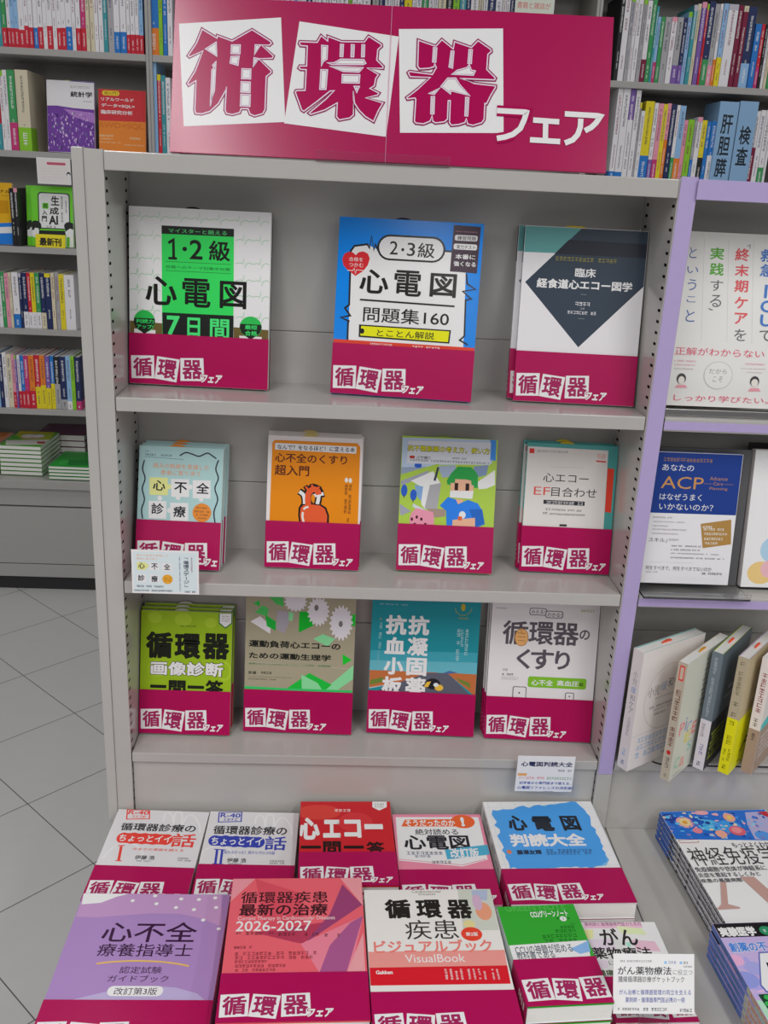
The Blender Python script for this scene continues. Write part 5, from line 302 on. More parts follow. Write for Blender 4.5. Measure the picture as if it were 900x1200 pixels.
'sign': (-0.0098,0.016,0.6002,-2.5,17,0.573,0.202,0.004,0,'A40A4E',[('p','D6D4D6',[6.1,165.2,138.6,179.8,149.7,45.8,17.5,33.6]),('p','D6D4D6',[162.8,176,293.1,162.9,282.4,33.1,148.3,44]),('p','D6D4D6',[292.7,172.6,428.6,180.1,436.1,45.5,300.4,39.2]),('l','8C1A50',4.52,[36.6,159.6,56.4,149,56.9,152.3,76.2,146.3,101.5,162.2,125.8,148.5,127.6,145.9,125,143.4,114.5,143.2,130.6,129.8,129.5,126.8,111.7,125.3,128.5,110.6,128.6,108.3,122.5,102.9,122.7,60.2,119.9,55,109.5,51.5,103.4,53.8,100.6,60.4,91.3,60,89.8,54.9,80.6,51.9,72.9,52.9,70.6,57,71.2,87.3,69.4,80.5,61.5,65,50.9,54.4,40.1,50.6,32.5,51.1,31.2,55.2,31.3,93.3,22,86.9,20.5,89.1,29.7,105.4,38.8,131.8,21.5,123.1,19.8,124.7,30.1,141.4,36.6,159.6]),('p','A40A4E',[36.6,159.6,56.4,149,56.9,152.3,76.2,146.3,101.5,162.2,125.8,148.5,127.6,145.9,125,143.4,114.5,143.2,130.6,129.8,129.5,126.8,111.7,125.3,128.5,110.6,128.6,108.3,122.5,102.9,122.7,60.2,119.9,55,109.5,51.5,103.4,53.8,100.6,60.4,91.3,60,89.8,54.9,80.6,51.9,72.9,52.9,70.6,57,71.2,87.3,69.4,80.5,61.5,65,50.9,54.4,40.1,50.6,32.5,51.1,31.2,55.2,31.3,93.3,22,86.9,20.5,89.1,29.7,105.4,38.8,131.8,21.5,123.1,19.8,124.7,30.1,141.4]),('p','D6D4D6',[42.1,134.5,55.6,143.9,57.1,126]),('p','D6D4D6',[56.5,119.3,52.1,114.1,54.1,110.8,51.5,108.2,51.2,60.8,55.8,81.5]),('p','D6D4D6',[75.6,141.2,87,141.8,87,130.4,75.6,130.2]),('p','D6D4D6',[75.8,126.5,86.2,127.5,85,115.5,74.7,118]),('p','D6D4D6',[90.6,111.4,102.1,111.5,102.2,98.9,90.7,98.7]),('p','D6D4D6',[90.3,94.6,102,94.7,102.2,81.2,90.2,81.5]),('p','D6D4D6',[90.6,78.5,102.7,78.4,102.7,63.5,90.3,63.6]),('p','D6D4D6',[106.5,142.8,113.6,143.2,106,130.2]),('p','D6D4D6',[105.6,126.3,111.7,125.3,105,114.5]),('l','8C1A50',2.35,[42.1,134.5,55.6,143.9,57.1,126,42.1,134.5]),('l','8C1A50',2.35,[56.5,119.3,52.1,114.1,54.1,110.8,51.5,108.2,51.2,60.8,55.8,81.5,56.5,119.3]),('l','8C1A50',2.35,[75.6,141.2,87,141.8,87,130.4,75.6,130.2,75.6,141.2]),('l','8C1A50',2.35,[75.8,126.5,86.2,127.5,85,115.5,74.7,118,75.8,126.5]),('l','8C1A50',2.36,[90.6,111.4,102.1,111.5,102.2,98.9,90.7,98.7,90.6,111.4]),('l','8C1A50',2.36,[90.3,94.6,102,94.7,102.2,81.2,90.2,81.5,90.3,94.6]),('l','8C1A50',2.36,[90.6,78.5,102.7,78.4,102.7,63.5,90.3,63.6,90.6,78.5]),('l','8C1A50',2.36,[106.5,142.8,113.6,143.2,106,130.2,106.5,142.8]),('l','8C1A50',2.36,[105.6,126.3,111.7,125.3,105,114.5,105.6,126.3]),('l','E4C2D2',1.51,[36.6,159.6,56.4,149,56.9,152.3,76.2,146.3,101.5,162.2,125.8,148.5,127.6,145.9,125,143.4,114.5,143.2,130.6,129.8,129.5,126.8,111.7,125.3,128.5,110.6,128.6,108.3,122.5,102.9,122.7,60.2,119.9,55,109.5,51.5,103.4,53.8,100.6,60.4,91.3,60,89.8,54.9,80.6,51.9,72.9,52.9,70.6,57,71.2,87.3,69.4,80.5,61.5,65,50.9,54.4,40.1,50.6,32.5,51.1,31.2,55.2,31.3,93.3,22,86.9,20.5,89.1,29.7,105.4,38.8,131.8,21.5,123.1,19.8,124.7,30.1,141.4,36.6,159.6]),('l','E4C2D2',1.51,[42.1,134.5,55.6,143.9,57.1,126,42.1,134.5]),('l','E4C2D2',1.51,[56.5,119.3,52.1,114.1,54.1,110.8,51.5,108.2,51.2,60.8,55.8,81.5,56.5,119.3]),('l','E4C2D2',1.51,[75.6,141.2,87,141.8,87,130.4,75.6,130.2,75.6,141.2]),('l','E4C2D2',1.51,[75.8,126.5,86.2,127.5,85,115.5,74.7,118,75.8,126.5]),('l','E4C2D2',1.52,[90.6,111.4,102.1,111.5,102.2,98.9,90.7,98.7,90.6,111.4]),('l','E4C2D2',1.52,[90.3,94.6,102,94.7,102.2,81.2,90.2,81.5,90.3,94.6]),('l','E4C2D2',1.52,[90.6,78.5,102.7,78.4,102.7,63.5,90.3,63.6,90.6,78.5]),('l','E4C2D2',1.52,[106.5,142.8,113.6,143.2,106,130.2,106.5,142.8]),('l','E4C2D2',1.52,[105.6,126.3,111.7,125.3,105,114.5,105.6,126.3]),('l','8C1A50',4.58,[164.7,149.7,187,150,191.8,158.7,200.6,152.4,200.7,158.3,218.7,152.5,248.5,153.5,253.7,161.1,270.5,151.7,271.1,149.2,266.5,144.7,265.7,131.1,274.3,123.5,274.1,120.8,253.6,120.3,268.7,112.6,265.4,107.3,264.1,97.9,258.5,94.2,270.5,88.8,268.9,86.2,253.5,81.7,276.3,76.3,270.6,65.8,265.1,51.9,254.5,57.4,245.5,65.5,239.1,74.6,236.7,89.8,238.5,59.2,233.8,54.8,220.2,51.6,216.5,55.7,216.7,73.5,200.7,63.5,182.9,57.1,180.6,58.6,201.9,77.9,212.1,89.1,206.6,88.3,190,74,173.4,60.5,170.7,62.1,161.3,84.5,162.4,86.6,174,87.6,174.3,114.2,167,114.3,164.7,115.9,166,118.5,174.5,118.9,174.3,144.6,165.8,144.7,164,147.4,164.7,149.7]),('p','A40A4E',[164.7,149.7,187,150,191.8,158.7,200.6,152.4,200.7,158.3,218.7,152.5,248.5,153.5,253.7,161.1,270.5,151.7,271.1,149.2,266.5,144.7,265.7,131.1,274.3,123.5,274.1,120.8,253.6,120.3,268.7,112.6,265.4,107.3,264.1,97.9,258.5,94.2,270.5,88.8,268.9,86.2,253.5,81.7,276.3,76.3,270.6,65.8,265.1,51.9,254.5,57.4,245.5,65.5,239.1,74.6,236.7,89.8,238.5,59.2,233.8,54.8,220.2,51.6,216.5,55.7,216.7,73.5,200.7,63.5,182.9,57.1,180.6,58.6,201.9,77.9,212.1,89.1,206.6,88.3,190,74,173.4,60.5,170.7,62.1,161.3,84.5,162.4,86.6,174,87.6,174.3,114.2,167,114.3,164.7,115.9,166,118.5,174.5,118.9,174.3,144.6,165.8,144.7,164,147.4]),('p','D6D4D6',[217.6,149,221.4,148.9,221.2,133.4,217.7,133.4]),('p','D6D4D6',[231.7,149.2,235.5,149.1,235.4,133.8,232,133.7]),('p','D6D4D6',[245.5,149.6,249,149.8,249.2,134.5,245.8,134.4]),('p','D6D4D6',[193.1,146.4,200.9,146.1,200.7,129,196.2,125.9,193.7,119.5]),('p','D6D4D6',[200.9,124.5,210.3,124.9,218.7,129.9,248.9,130.8,251.7,126.2,248.3,124.3,207,122.6]),('p','D6D4D6',[204.5,120.1,222.5,120.3,248.4,120.6,243.5,114.5,222.8,114.2]),('p','D6D4D6',[221.6,110.2,244.5,110.9,244.1,100.3,221.7,99.7]),('p','D6D4D6',[193.5,115.1,202.1,115.2,201,90.1,193.1,89.7]),('p','D6D4D6',[237.7,95.8,244.6,96.1,241.5,87.9]),('l','8C1A50',2.39,[217.6,149,221.4,148.9,221.2,133.4,217.7,133.4,217.6,149]),('l','8C1A50',2.39,[231.7,149.2,235.5,149.1,235.4,133.8,232,133.7,231.7,149.2]),('l','8C1A50',2.39,[245.5,149.6,249,149.8,249.2,134.5,245.8,134.4,245.5,149.6]),('l','8C1A50',2.38,[193.1,146.4,200.9,146.1,200.7,129,196.2,125.9,193.7,119.5,193.1,146.4]),('l','8C1A50',2.38,[200.9,124.5,210.3,124.9,218.7,129.9,248.9,130.8,251.7,126.2,248.3,124.3,207,122.6,200.9,124.5]),('l','8C1A50',2.38,[204.5,120.1,222.5,120.3,248.4,120.6,243.5,114.5,222.8,114.2,204.5,120.1]),('l','8C1A50',2.39,[221.6,110.2,244.5,110.9,244.1,100.3,221.7,99.7,221.6,110.2]),('l','8C1A50',2.38,[193.5,115.1,202.1,115.2,201,90.1,193.1,89.7,193.5,115.1]),('l','8C1A50',2.39,[237.7,95.8,244.6,96.1,241.5,87.9,237.7,95.8]),('l','E4C2D2',1.53,[164.7,149.7,187,150,191.8,158.7,200.6,152.4,200.7,158.3,218.7,152.5,248.5,153.5,253.7,161.1,270.5,151.7,271.1,149.2,266.5,144.7,265.7,131.1,274.3,123.5,274.1,120.8,253.6,120.3,268.7,112.6,265.4,107.3,264.1,97.9,258.5,94.2,270.5,88.8,268.9,86.2,253.5,81.7,276.3,76.3,270.6,65.8,265.1,51.9,254.5,57.4,245.5,65.5,239.1,74.6,236.7,89.8,238.5,59.2,233.8,54.8,220.2,51.6,216.5,55.7,216.7,73.5,200.7,63.5,182.9,57.1,180.6,58.6,201.9,77.9,212.1,89.1,206.6,88.3,190,74,173.4,60.5,170.7,62.1,161.3,84.5,162.4,86.6,174,87.6,174.3,114.2,167,114.3,164.7,115.9,166,118.5,174.5,118.9,174.3,144.6,165.8,144.7,164,147.4,164.7,149.7]),('l','E4C2D2',1.53,[217.6,149,221.4,148.9,221.2,133.4,217.7,133.4,217.6,149]),('l','E4C2D2',1.54,[231.7,149.2,235.5,149.1,235.4,133.8,232,133.7,231.7,149.2]),('l','E4C2D2',1.54,[245.5,149.6,249,149.8,249.2,134.5,245.8,134.4,245.5,149.6]),('l','E4C2D2',1.53,[193.1,146.4,200.9,146.1,200.7,129,196.2,125.9,193.7,119.5,193.1,146.4]),('l','E4C2D2',1.53,[200.9,124.5,210.3,124.9,218.7,129.9,248.9,130.8,251.7,126.2,248.3,124.3,207,122.6,200.9,124.5]),('l','E4C2D2',1.53,[204.5,120.1,222.5,120.3,248.4,120.6,243.5,114.5,222.8,114.2,204.5,120.1]),('l','E4C2D2',1.54,[221.6,110.2,244.5,110.9,244.1,100.3,221.7,99.7,221.6,110.2]),('l','E4C2D2',1.53,[193.5,115.1,202.1,115.2,201,90.1,193.1,89.7,193.5,115.1]),('l','E4C2D2',1.54,[237.7,95.8,244.6,96.1,241.5,87.9,237.7,95.8]),('l','8C1A50',4.64,[318.9,159,341.9,152.5,349.4,161.4,364.8,150.2,366.1,159.7,388.4,153.2,396.8,162.5,414,151.9,414.5,149.3,410.4,145.7,409.9,126,421.8,115.4,420.7,113.1,377,112.7,375.2,113.1,394.8,107.2,422.3,105.4,422.4,103.4,416.6,92.8,411.8,81.9,409.7,82.2,409.6,61.5,406.7,57.1,395.4,53.1,388.3,54.5,386.3,61.3,384.7,56.1,376.1,53.1,367.3,51.9,364.5,55.2,364.2,83.5,361.5,83.3,361.7,59.4,357.5,55.7,346.2,53.9,342.6,55.9,341.4,63.2,339.1,55.8,330.5,51.9,320.8,52.4,318.5,54.8,319,83.1,317.7,84.7,308.2,82.9,307.2,84.6,321.6,96.8,336.6,112.1,310.5,111.7,307.6,116.7,309.3,118.4,339.1,116.1,343.9,125.3,341.5,130.3,340.9,126.1,334.4,123.9,322.2,122.5,319.4,125.8,318.9,159]),('p','A40A4E',[318.9,159,341.9,152.5,349.4,161.4,364.8,150.2,366.1,159.7,388.4,153.2,396.8,162.5,414,151.9,414.5,149.3,410.4,145.7,409.9,126,421.8,115.4,420.7,113.1,377,112.7,375.2,113.1,394.8,107.2,422.3,105.4,422.4,103.4,416.6,92.8,411.8,81.9,409.7,82.2,409.6,61.5,406.7,57.1,395.4,53.1,388.3,54.5,386.3,61.3,384.7,56.1,376.1,53.1,367.3,51.9,364.5,55.2,364.2,83.5,361.5,83.3,361.7,59.4,357.5,55.7,346.2,53.9,342.6,55.9,341.4,63.2,339.1,55.8,330.5,51.9,320.8,52.4,318.5,54.8,319,83.1,317.7,84.7,308.2,82.9,307.2,84.6,321.6,96.8,336.6,112.1,310.5,111.7,307.6,116.7,309.3,118.4,339.1,116.1,343.9,125.3,341.5,130.3,340.9,126.1,334.4,123.9,322.2,122.5,319.4,125.8]),('p','D6D4D6',[339,150.6,343.4,150.3,342.8,132,338.7,132.2]),('p','D6D4D6',[362.3,147.5,365.8,147.2,365,125.5,360.5,126.9]),('p','D6D4D6',[385.5,150.4,389.7,150.3,389.3,132.7,384.9,132.8]),('p','D6D4D6',[364.5,117.4,371.2,122.9,384.2,127.3,386.7,131.2,389.7,124.1,395,123.3,392.6,117.7]),('p','D6D4D6',[351.1,101.3,359.4,112.3,369.9,112.9,375.6,104.6,389.4,91.2,364.5,96.3,363.8,92.4]),('p','D6D4D6',[335.4,91.4,350.3,99.6,342.8,90.5]),('p','D6D4D6',[339.1,87.4,343.3,87.6,343.6,65.4,339.5,65.2]),('p','D6D4D6',[384.2,88.7,388.2,88.5,387.9,64.8,384.3,65]),('l','8C1A50',2.41,[339,150.6,343.4,150.3,342.8,132,338.7,132.2,339,150.6]),('l','8C1A50',2.42,[362.3,147.5,365.8,147.2,365,125.5,360.5,126.9,362.3,147.5]),('l','8C1A50',2.42,[385.5,150.4,389.7,150.3,389.3,132.7,384.9,132.8,385.5,150.4]),('l','8C1A50',2.42,[364.5,117.4,371.2,122.9,384.2,127.3,386.7,131.2,389.7,124.1,395,123.3,392.6,117.7,364.5,117.4]),('l','8C1A50',2.42,[351.1,101.3,359.4,112.3,369.9,112.9,375.6,104.6,389.4,91.2,364.5,96.3,363.8,92.4,351.1,101.3]),('l','8C1A50',2.42,[335.4,91.4,350.3,99.6,342.8,90.5,335.4,91.4]),('l','8C1A50',2.42,[339.1,87.4,343.3,87.6,343.6,65.4,339.5,65.2,339.1,87.4]),('l','8C1A50',2.43,[384.2,88.7,388.2,88.5,387.9,64.8,384.3,65,384.2,88.7]),('l','E4C2D2',1.55,[318.9,159,341.9,152.5,349.4,161.4,364.8,150.2,366.1,159.7,388.4,153.2,396.8,162.5,414,151.9,414.5,149.3,410.4,145.7,409.9,126,421.8,115.4,420.7,113.1,377,112.7,375.2,113.1,394.8,107.2,422.3,105.4,422.4,103.4,416.6,92.8,411.8,81.9,409.7,82.2,409.6,61.5,406.7,57.1,395.4,53.1,388.3,54.5,386.3,61.3,384.7,56.1,376.1,53.1,367.3,51.9,364.5,55.2,364.2,83.5,361.5,83.3,361.7,59.4,357.5,55.7,346.2,53.9,342.6,55.9,341.4,63.2,339.1,55.8,330.5,51.9,320.8,52.4,318.5,54.8,319,83.1,317.7,84.7,308.2,82.9,307.2,84.6,321.6,96.8,336.6,112.1,310.5,111.7,307.6,116.7,309.3,118.4,339.1,116.1,343.9,125.3,341.5,130.3,340.9,126.1,334.4,123.9,322.2,122.5,319.4,125.8,318.9,159]),('l','E4C2D2',1.55,[339,150.6,343.4,150.3,342.8,132,338.7,132.2,339,150.6]),('l','E4C2D2',1.56,[362.3,147.5,365.8,147.2,365,125.5,360.5,126.9,362.3,147.5]),('l','E4C2D2',1.56,[385.5,150.4,389.7,150.3,389.3,132.7,384.9,132.8,385.5,150.4]),('l','E4C2D2',1.56,[364.5,117.4,371.2,122.9,384.2,127.3,386.7,131.2,389.7,124.1,395,123.3,392.6,117.7,364.5,117.4]),('l','E4C2D2',1.56,[351.1,101.3,359.4,112.3,369.9,112.9,375.6,104.6,389.4,91.2,364.5,96.3,363.8,92.4,351.1,101.3]),('l','E4C2D2',1.55,[335.4,91.4,350.3,99.6,342.8,90.5,335.4,91.4]),('l','E4C2D2',1.55,[339.1,87.4,343.3,87.6,343.6,65.4,339.5,65.2,339.1,87.4]),('l','E4C2D2',1.56,[384.2,88.7,388.2,88.5,387.9,64.8,384.3,65,384.2,88.7]),('l','A40A4E',13.94,[425.8,73.7,463.1,73.5,464.6,73.2,462.2,63.6]),('l','A40A4E',13.63,[448.5,44.1,438,40,427.5,37.8]),('l','D6D4D6',6.97,[425.8,73.7,463.1,73.5,464.6,73.2,462.2,63.6,457.4,51.9,448.5,44.1,438,40,427.5,37.8]),('l','D6D4D6',7,[473.9,63.8,508.2,63.1]),('l','D6D4D6',7.02,[490.4,63.2,491.2,38.1]),('l','D6D4D6',7.01,[471,38.1,510.7,37.6]),('l','D6D4D6',7.03,[514.9,73.8,558,73.5,561.7,72.8,556.7,64.4,550.7,58.1,542.4,53.2]),('l','D6D4D6',7.05,[536.3,68.6,536.1,57.5,533.2,47.8,527.2,40.6,517,36.1])]),
}
ROWS = {
'al': [(-1151,-1140,240,'T','',0),(-1140,-1126,240,'E','R',54),(-1125,-1114,240,'W','R',55),(-1114,-1102,240,'S','R',54),(-1102,-1089,240,'S','R',54),(-1089,-1072,240,'W','R',51),(-1072,-1059,235,'W','R',63),(-1058,-1045,235,'W','R',59),(-1044,-1031,235,'W','B',59),(-1031,-1016,235,'W','R',62),(-1015,-1003,230,'W','',0),(-1003,-986,235,'W','R',66),(-985,-973,230,'W','',0),(-973,-959,235,'W','R',62),(-959,-945,235,'W','R',63),(-945,-927,240,'W','B',67),(-926,-915,230,'W','',0),(-914,-900,235,'W','R',64),(-899,-884,235,'M','R',65),(-883,-872,225,'C','',0),(-871,-858,225,'C','',0),(-858,-846,225,'W','',0),(-845,-831,230,'W','',0),(-830,-817,225,'T','',0),(-816,-798,230,'G','',0),(-798,-780,240,'W','B',60),(-779,-760,240,'W','B',61),(-759,-749,235,'W','R',54),(-748,-734,235,'W','R',55),(-733,-721,235,'W','R',55),(-721,-708,235,'S','R',54),(-690,-660,240,'B','O',77),(-660,-648,230,'L','',0),(-647,-634,230,'B','',0),(-633,-618,230,'W','',0)],
'bl': [(-1201,-1188,234,'W','',0),(-1187,-1164,206,'R','T',78),(-1163,-1151,233,'W','',0),(-1151,-1138,235,'W','',0),(-1137,-1114,236,'E','M',83),(-1113,-1073,238,'C','L',70),(-698,-671,284,'S','',0),(-670,-659,246,'R','',0),(-659,-645,244,'T','',0),(-644,-629,238,'W','',0)],
'cl': [(-1158,-1144,181,'K','',0),(-1143,-1131,182,'K','',0)],
'dl': [(-1243,-1223,178,'G','',0),(-1223,-1210,182,'W','',0),(-1210,-1197,183,'E','',0),(-1197,-1184,180,'P','',0),(-1183,-1174,182,'C','',0),(-1173,-1151,183,'W','B',46),(-1150,-1141,182,'N','',0),(-1140,-1124,183,'N','W',55),(-1123,-1111,184,'R','W',54),(-1111,-1097,184,'Y','W',54),(-1096,-1081,185,'E','W',55),(-1080,-1064,185,'N','C',54),(-1063,-1044,185,'N','',0),(-1043,-1031,187,'C','',0),(-1030,-1017,189,'G','',0),(-1017,-1000,184,'Y','',0),(-1000,-967,182,'W','',0)],
'el': [(-1267,-1248,188,'W','',0),(-1247,-1241,189,'S','',0),(-1240,-1227,186,'N','',0),(-1226,-1213,191,'W','',0),(-1213,-1196,186,'C','',0),(-1196,-1185,185,'P','R',55),(-1184,-1178,184,'V','',0),(-1177,-1167,184,'W','R',59),(-1166,-1153,183,'B','R',60),(-1153,-1138,184,'M','R',62),(-1138,-1119,185,'O','R',62),(-1118,-1100,187,'R','Y',77),(-1100,-1082,187,'O','Y',83),(-1081,-1066,185,'V','Y',74),(-1065,-1052,186,'B','Y',90),(-1052,-1034,184,'K','G',89),(-1033,-1011,185,'N','G',35),(-1011,-995,188,'S','W',30),(-995,-982,188,'L','',0),(-981,-964,185,'N','M',31)],
'ar': [(779,792,250,'K','',0),(792,811,250,'W','',0),(812,824,245,'G','',0),(825,834,245,'W','',0),(835,850,240,'W','',0),(851,863,240,'G','',0),(864,879,235,'W','D',67),(880,893,240,'E','E',62),(894,902,220,'T','',0),(902,912,191,'S','M',61),(913,925,192,'E','E',61),(926,946,192,'G','',0),(947,964,193,'W','',0),(965,984,193,'G','V',55),(985,997,192,'N','V',56),(998,1010,210,'S','',0),(1011,1023,230,'T','',0),(1024,1035,234,'C','',0),(1037,1052,240,'V','',0),(1053,1059,235,'R','',0),(1060,1079,243,'N','E',77),(1080,1095,237,'G','P',61),(1096,1105,238,'W','O',79),(1106,1121,239,'S','Y',85),(1122,1153,238,'W','',0),(1155,1170,237,'D','',0),(1172,1187,236,'C','D',219),(1188,1215,235,'N','S',72),(1217,1236,187,'B','',0),(1238,1249,188,'R','M',63),(1251,1259,188,'K','',0),(1260,1268,188,'W','',0),(1269,1278,189,'C','',0),(1279,1299,185,'W','E',62)],
'br': [(801,818,280,'W','B',28),(819,842,280,'W','B',27),(843,860,279,'V','W',187),(862,878,277,'W','',0),(879,884,241,'G','',0),(885,897,216,'W','',0),(897,925,246,'Y','B',81),(926,939,242,'W','V',70),(940,956,241,'P','M',71),(956,970,240,'Y','',0),(970,982,243,'P','O',133),(983,999,241,'N','',0),(1000,1011,239,'W','E',80),(1011,1030,238,'S','O',78),(1031,1044,196,'P','',0),(1044,1064,198,'L','',0),(1065,1074,195,'G','B',77),(1075,1091,207,'W','',0),(1091,1107,198,'Y','K',84),(1108,1121,195,'B','',0),(1122,1142,197,'B','W',92),(1143,1165,194,'C','',0),(1167,1174,191,'G','',0),(1260,1279,234,'W','D',123),(1280,1297,238,'W','',0),(1298,1316,239,'W','E',63),(1317,1325,198,'W','',0)],
}


# ------------------------------------------------------------------ the room
mb = MB(); mb.box(-3.2, 3.2, -3.0, 2.7, FLOOR - .05, FLOOR, floor_mat()); mb.build('floor', kind='structure')

# ------------------------------------------------------------------ display bookcases in front
def perforated(mb, x, face, y0, y1, z0, z1, thick):
    """upright sheet in the YZ plane at x with two columns of real slots; face = side the slots show on"""
    ys = [y0, .0055, .0165, .1190, .1300, y1]; zs = [z0]; z = z0 + .012
    while z < z1 - .012: zs += [z, z + .0040]; z += .0153
    zs.append(z1)
    for i in range(5):
        for j in range(len(zs) - 1):
            slot = i in (1, 3) and j % 2 == 1
            if slot: continue
            mb.poly([(x, ys[i], zs[j]), (x, ys[i + 1], zs[j]), (x, ys[i + 1], zs[j + 1]), (x, ys[i], zs[j + 1])], PAINT)
    for a in (1, 3):   # near-black sheet behind the slots: shade of the hollow put into its colour
        xx = x - face * thick
        mb.poly([(xx, max(ys[a] - .006, .0007), z0), (xx, ys[a + 1] + .006, z0), (xx, ys[a + 1] + .006, z1), (xx, max(ys[a] - .006, .0007), z1)], HOLE_SHADE)
    for (ya, yb) in ((y0, y0), (y1, y1)):
        mb.poly([(x, ya, z0), (x - face * thick, ya, z0), (x - face * thick, ya, z1), (x, ya, z1)], PAINT)
ZT, ZB = .597, -.428
DEP = .145
def bay(root, x0, x1):
    """shelves, back boards, plinth and low table between two uprights"""
    for nm, z1, z0 in (('top_board', .597, .5735), ('shelf', .277, .257), ('shelf', 0.0, -.0195), ('shelf', -.295, -.3115)):
        s = MB(); s.box(x0 + .0012, x1 - .0012, 0.0 if nm == 'shelf' else -.004, .0045, z0, z1, PAINT, .0012); s.box(x0 + .0012, x1 - .0012, .003, DEP, z1 - .004, z1, PAINT, .0008)
        s.box(x0 + .0012, x1 - .0012, .003, .012, z0, z0 + .003, PAINT, .0006)
        s.build(nm, root)
    for za, zb in ((-.42, -.1285), (-.1275, .1145), (.1155, .356), (.357, .596)):
        b = MB(); b.box(x0, x1, DEP, DEP + .008, za, zb, PAINT, .0012); b.build('back_board', root)
    b = MB(); b.box(x0 + .001, x1 - .001, .006, .016, -.428, -.313, PAINT, .001); b.build('plinth_panel', root)
def low_table(root, x0, x1):
    b = MB(); b.box(x0, x1, -.47, .02, ZB - .03, ZB, PAINT, .0015); b.build('table_top', root)
    b = MB(); b.box(x0 + .004, x1 - .004, -.46, .14, FLOOR + .08, ZB - .031, PAINT_FAR, .002); b.build('table_body', root)
    b = MB(); b.box(x0 + .02, x1 - .02, -.43, .13, FLOOR + .0005, FLOOR + .079, KICK); b.build('kick_plate', root)
case = thing('display_bookcase', 'warm grey steel display bookcase holding the magenta-banded books, sign on top', 'bookcase', (0, .07, FLOOR))
off = (0, -.07, -FLOOR)
def parented(root):
    for ch in root.children: ch.location = (-root.location.x, -root.location.y, -root.location.z)
bay(case, -.375, .375); low_table(case, -.411, .4035)
b = MB(); b.box(-.4152, -.4002, -.003, .17, -.424, .600, PAINT, .0012); b.build('end_panel', case)
b = MB(); b.box(-.3998, -.379, 0, .155, -.43, .5985, PAINT, .001); perforated(b, -.375, 1, .0004, DEP, -.43, .597, .0011)
b.box(-.3998, -.375, -.0006, .0003, -.43, .5985, PAINT); b.build('upright', case)
b = MB(); b.box(.3795, .3955, .0004, .155, -.43, .5985, PAINT, .001); perforated(b, .375, -1, .0004, DEP, -.43, .597, .0011)
b.box(.375, .4, -.0006, .0003, -.43, .5985, PAINT); perforated(b, .400, 1, .0004, DEP, -.43, .597, .0011); b.build('upright', case)
parented(case)
case2 = thing('display_bookcase', 'grey steel display bookcase edged with lilac tape at the right', 'bookcase', (.78, .07, FLOOR))
bay(case2, .401, 1.151); low_table(case2, .405, 1.19)
b = MB(); b.box(1.1515, 1.175, 0, .155, -.43, .5985, PAINT, .001); b.build('upright', case2)
b = MB(); b.box(.3765, .3995, -.0016, -.0008, -.318, .601, TAPE, .0003)
b.tris([(.3765, -.0016, .601), (.3995, -.0016, .601), (.3995, .03, .6012), (.3765, .03, .6012)], [(0, 1, 2, 3)], TAPE); b.build('edging_tape', case2)
b = MB(); b.box(.3985, 1.17, -.0056, -.0046, .573, .5985, TAPE, .0003); b.build('edging_tape', case2)
for z1, z0 in ((.272, .2595), (-.0045, -.0175)):
    b = MB(); b.box(.4015, 1.15, -.0012, -.0004, z0, z1, TAPE, .0003); b.build('edging_tape', case2)
for ch in case2.children:
    if ch.name.startswith('edging_tape'): ch['label'] = 'lilac paper tape'
parented(case2)

# ------------------------------------------------------------------ the magenta sign
def rot_of(yaw, lean): return (-math.radians(lean), 0, math.radians(yaw))
x, y, z, yaw, lean, W_, H_, T_, n_, base, items = ART['sign']
sign = thing('fair_sign', 'magenta two-panel sign with white lettering cards leaning on the bookcase top', 'sign', (x, y, z), rot_of(yaw, lean))
rnd = random.Random(1)
SIGN_ROUGH = .23
b = MB(); b.box(-W_ / 2, -.0040, .0001, T_, 0, H_, ink(base, SIGN_ROUGH, .5), .0003); b.build('left_panel', sign)
b = MB(); b.box(-.0036, W_ / 2, .0001, T_, 0, H_, ink(base, SIGN_ROUGH, .5), .0003); b.build('right_panel', sign)
b = MB(); draw(b, items, lambda u, v, l: (-W_ / 2 + u, -l, v), rnd, SIGN_ROUGH); b.build('lettering', sign)
b = MB(); b.box(-.0041, -.0035, -.0012, -.0004, 0, H_, ink('D890B4', .4)); b.build('joint_strip', sign)
b = MB(); b.box(-.03, .03, T_ + .0005, T_ + .003, .004, .12, ink('BDB9B3', .6)); b.build('back_prop', sign)
h = thing('sign_holder', 'clear acrylic channel holding the foot of the magenta sign', 'holder', (-.0175, -.0045, .5975))
b = MB(); b.box(-.0865, .0865, -.0030, -.0010, 0, .0125, CLEAR, .0003); b.build('front_lip', h)
b = MB(); b.box(-.0865, .0865, -.0008, .030, -.0003, .0005, CLEAR, .0002); b.build('foot_plate', h)

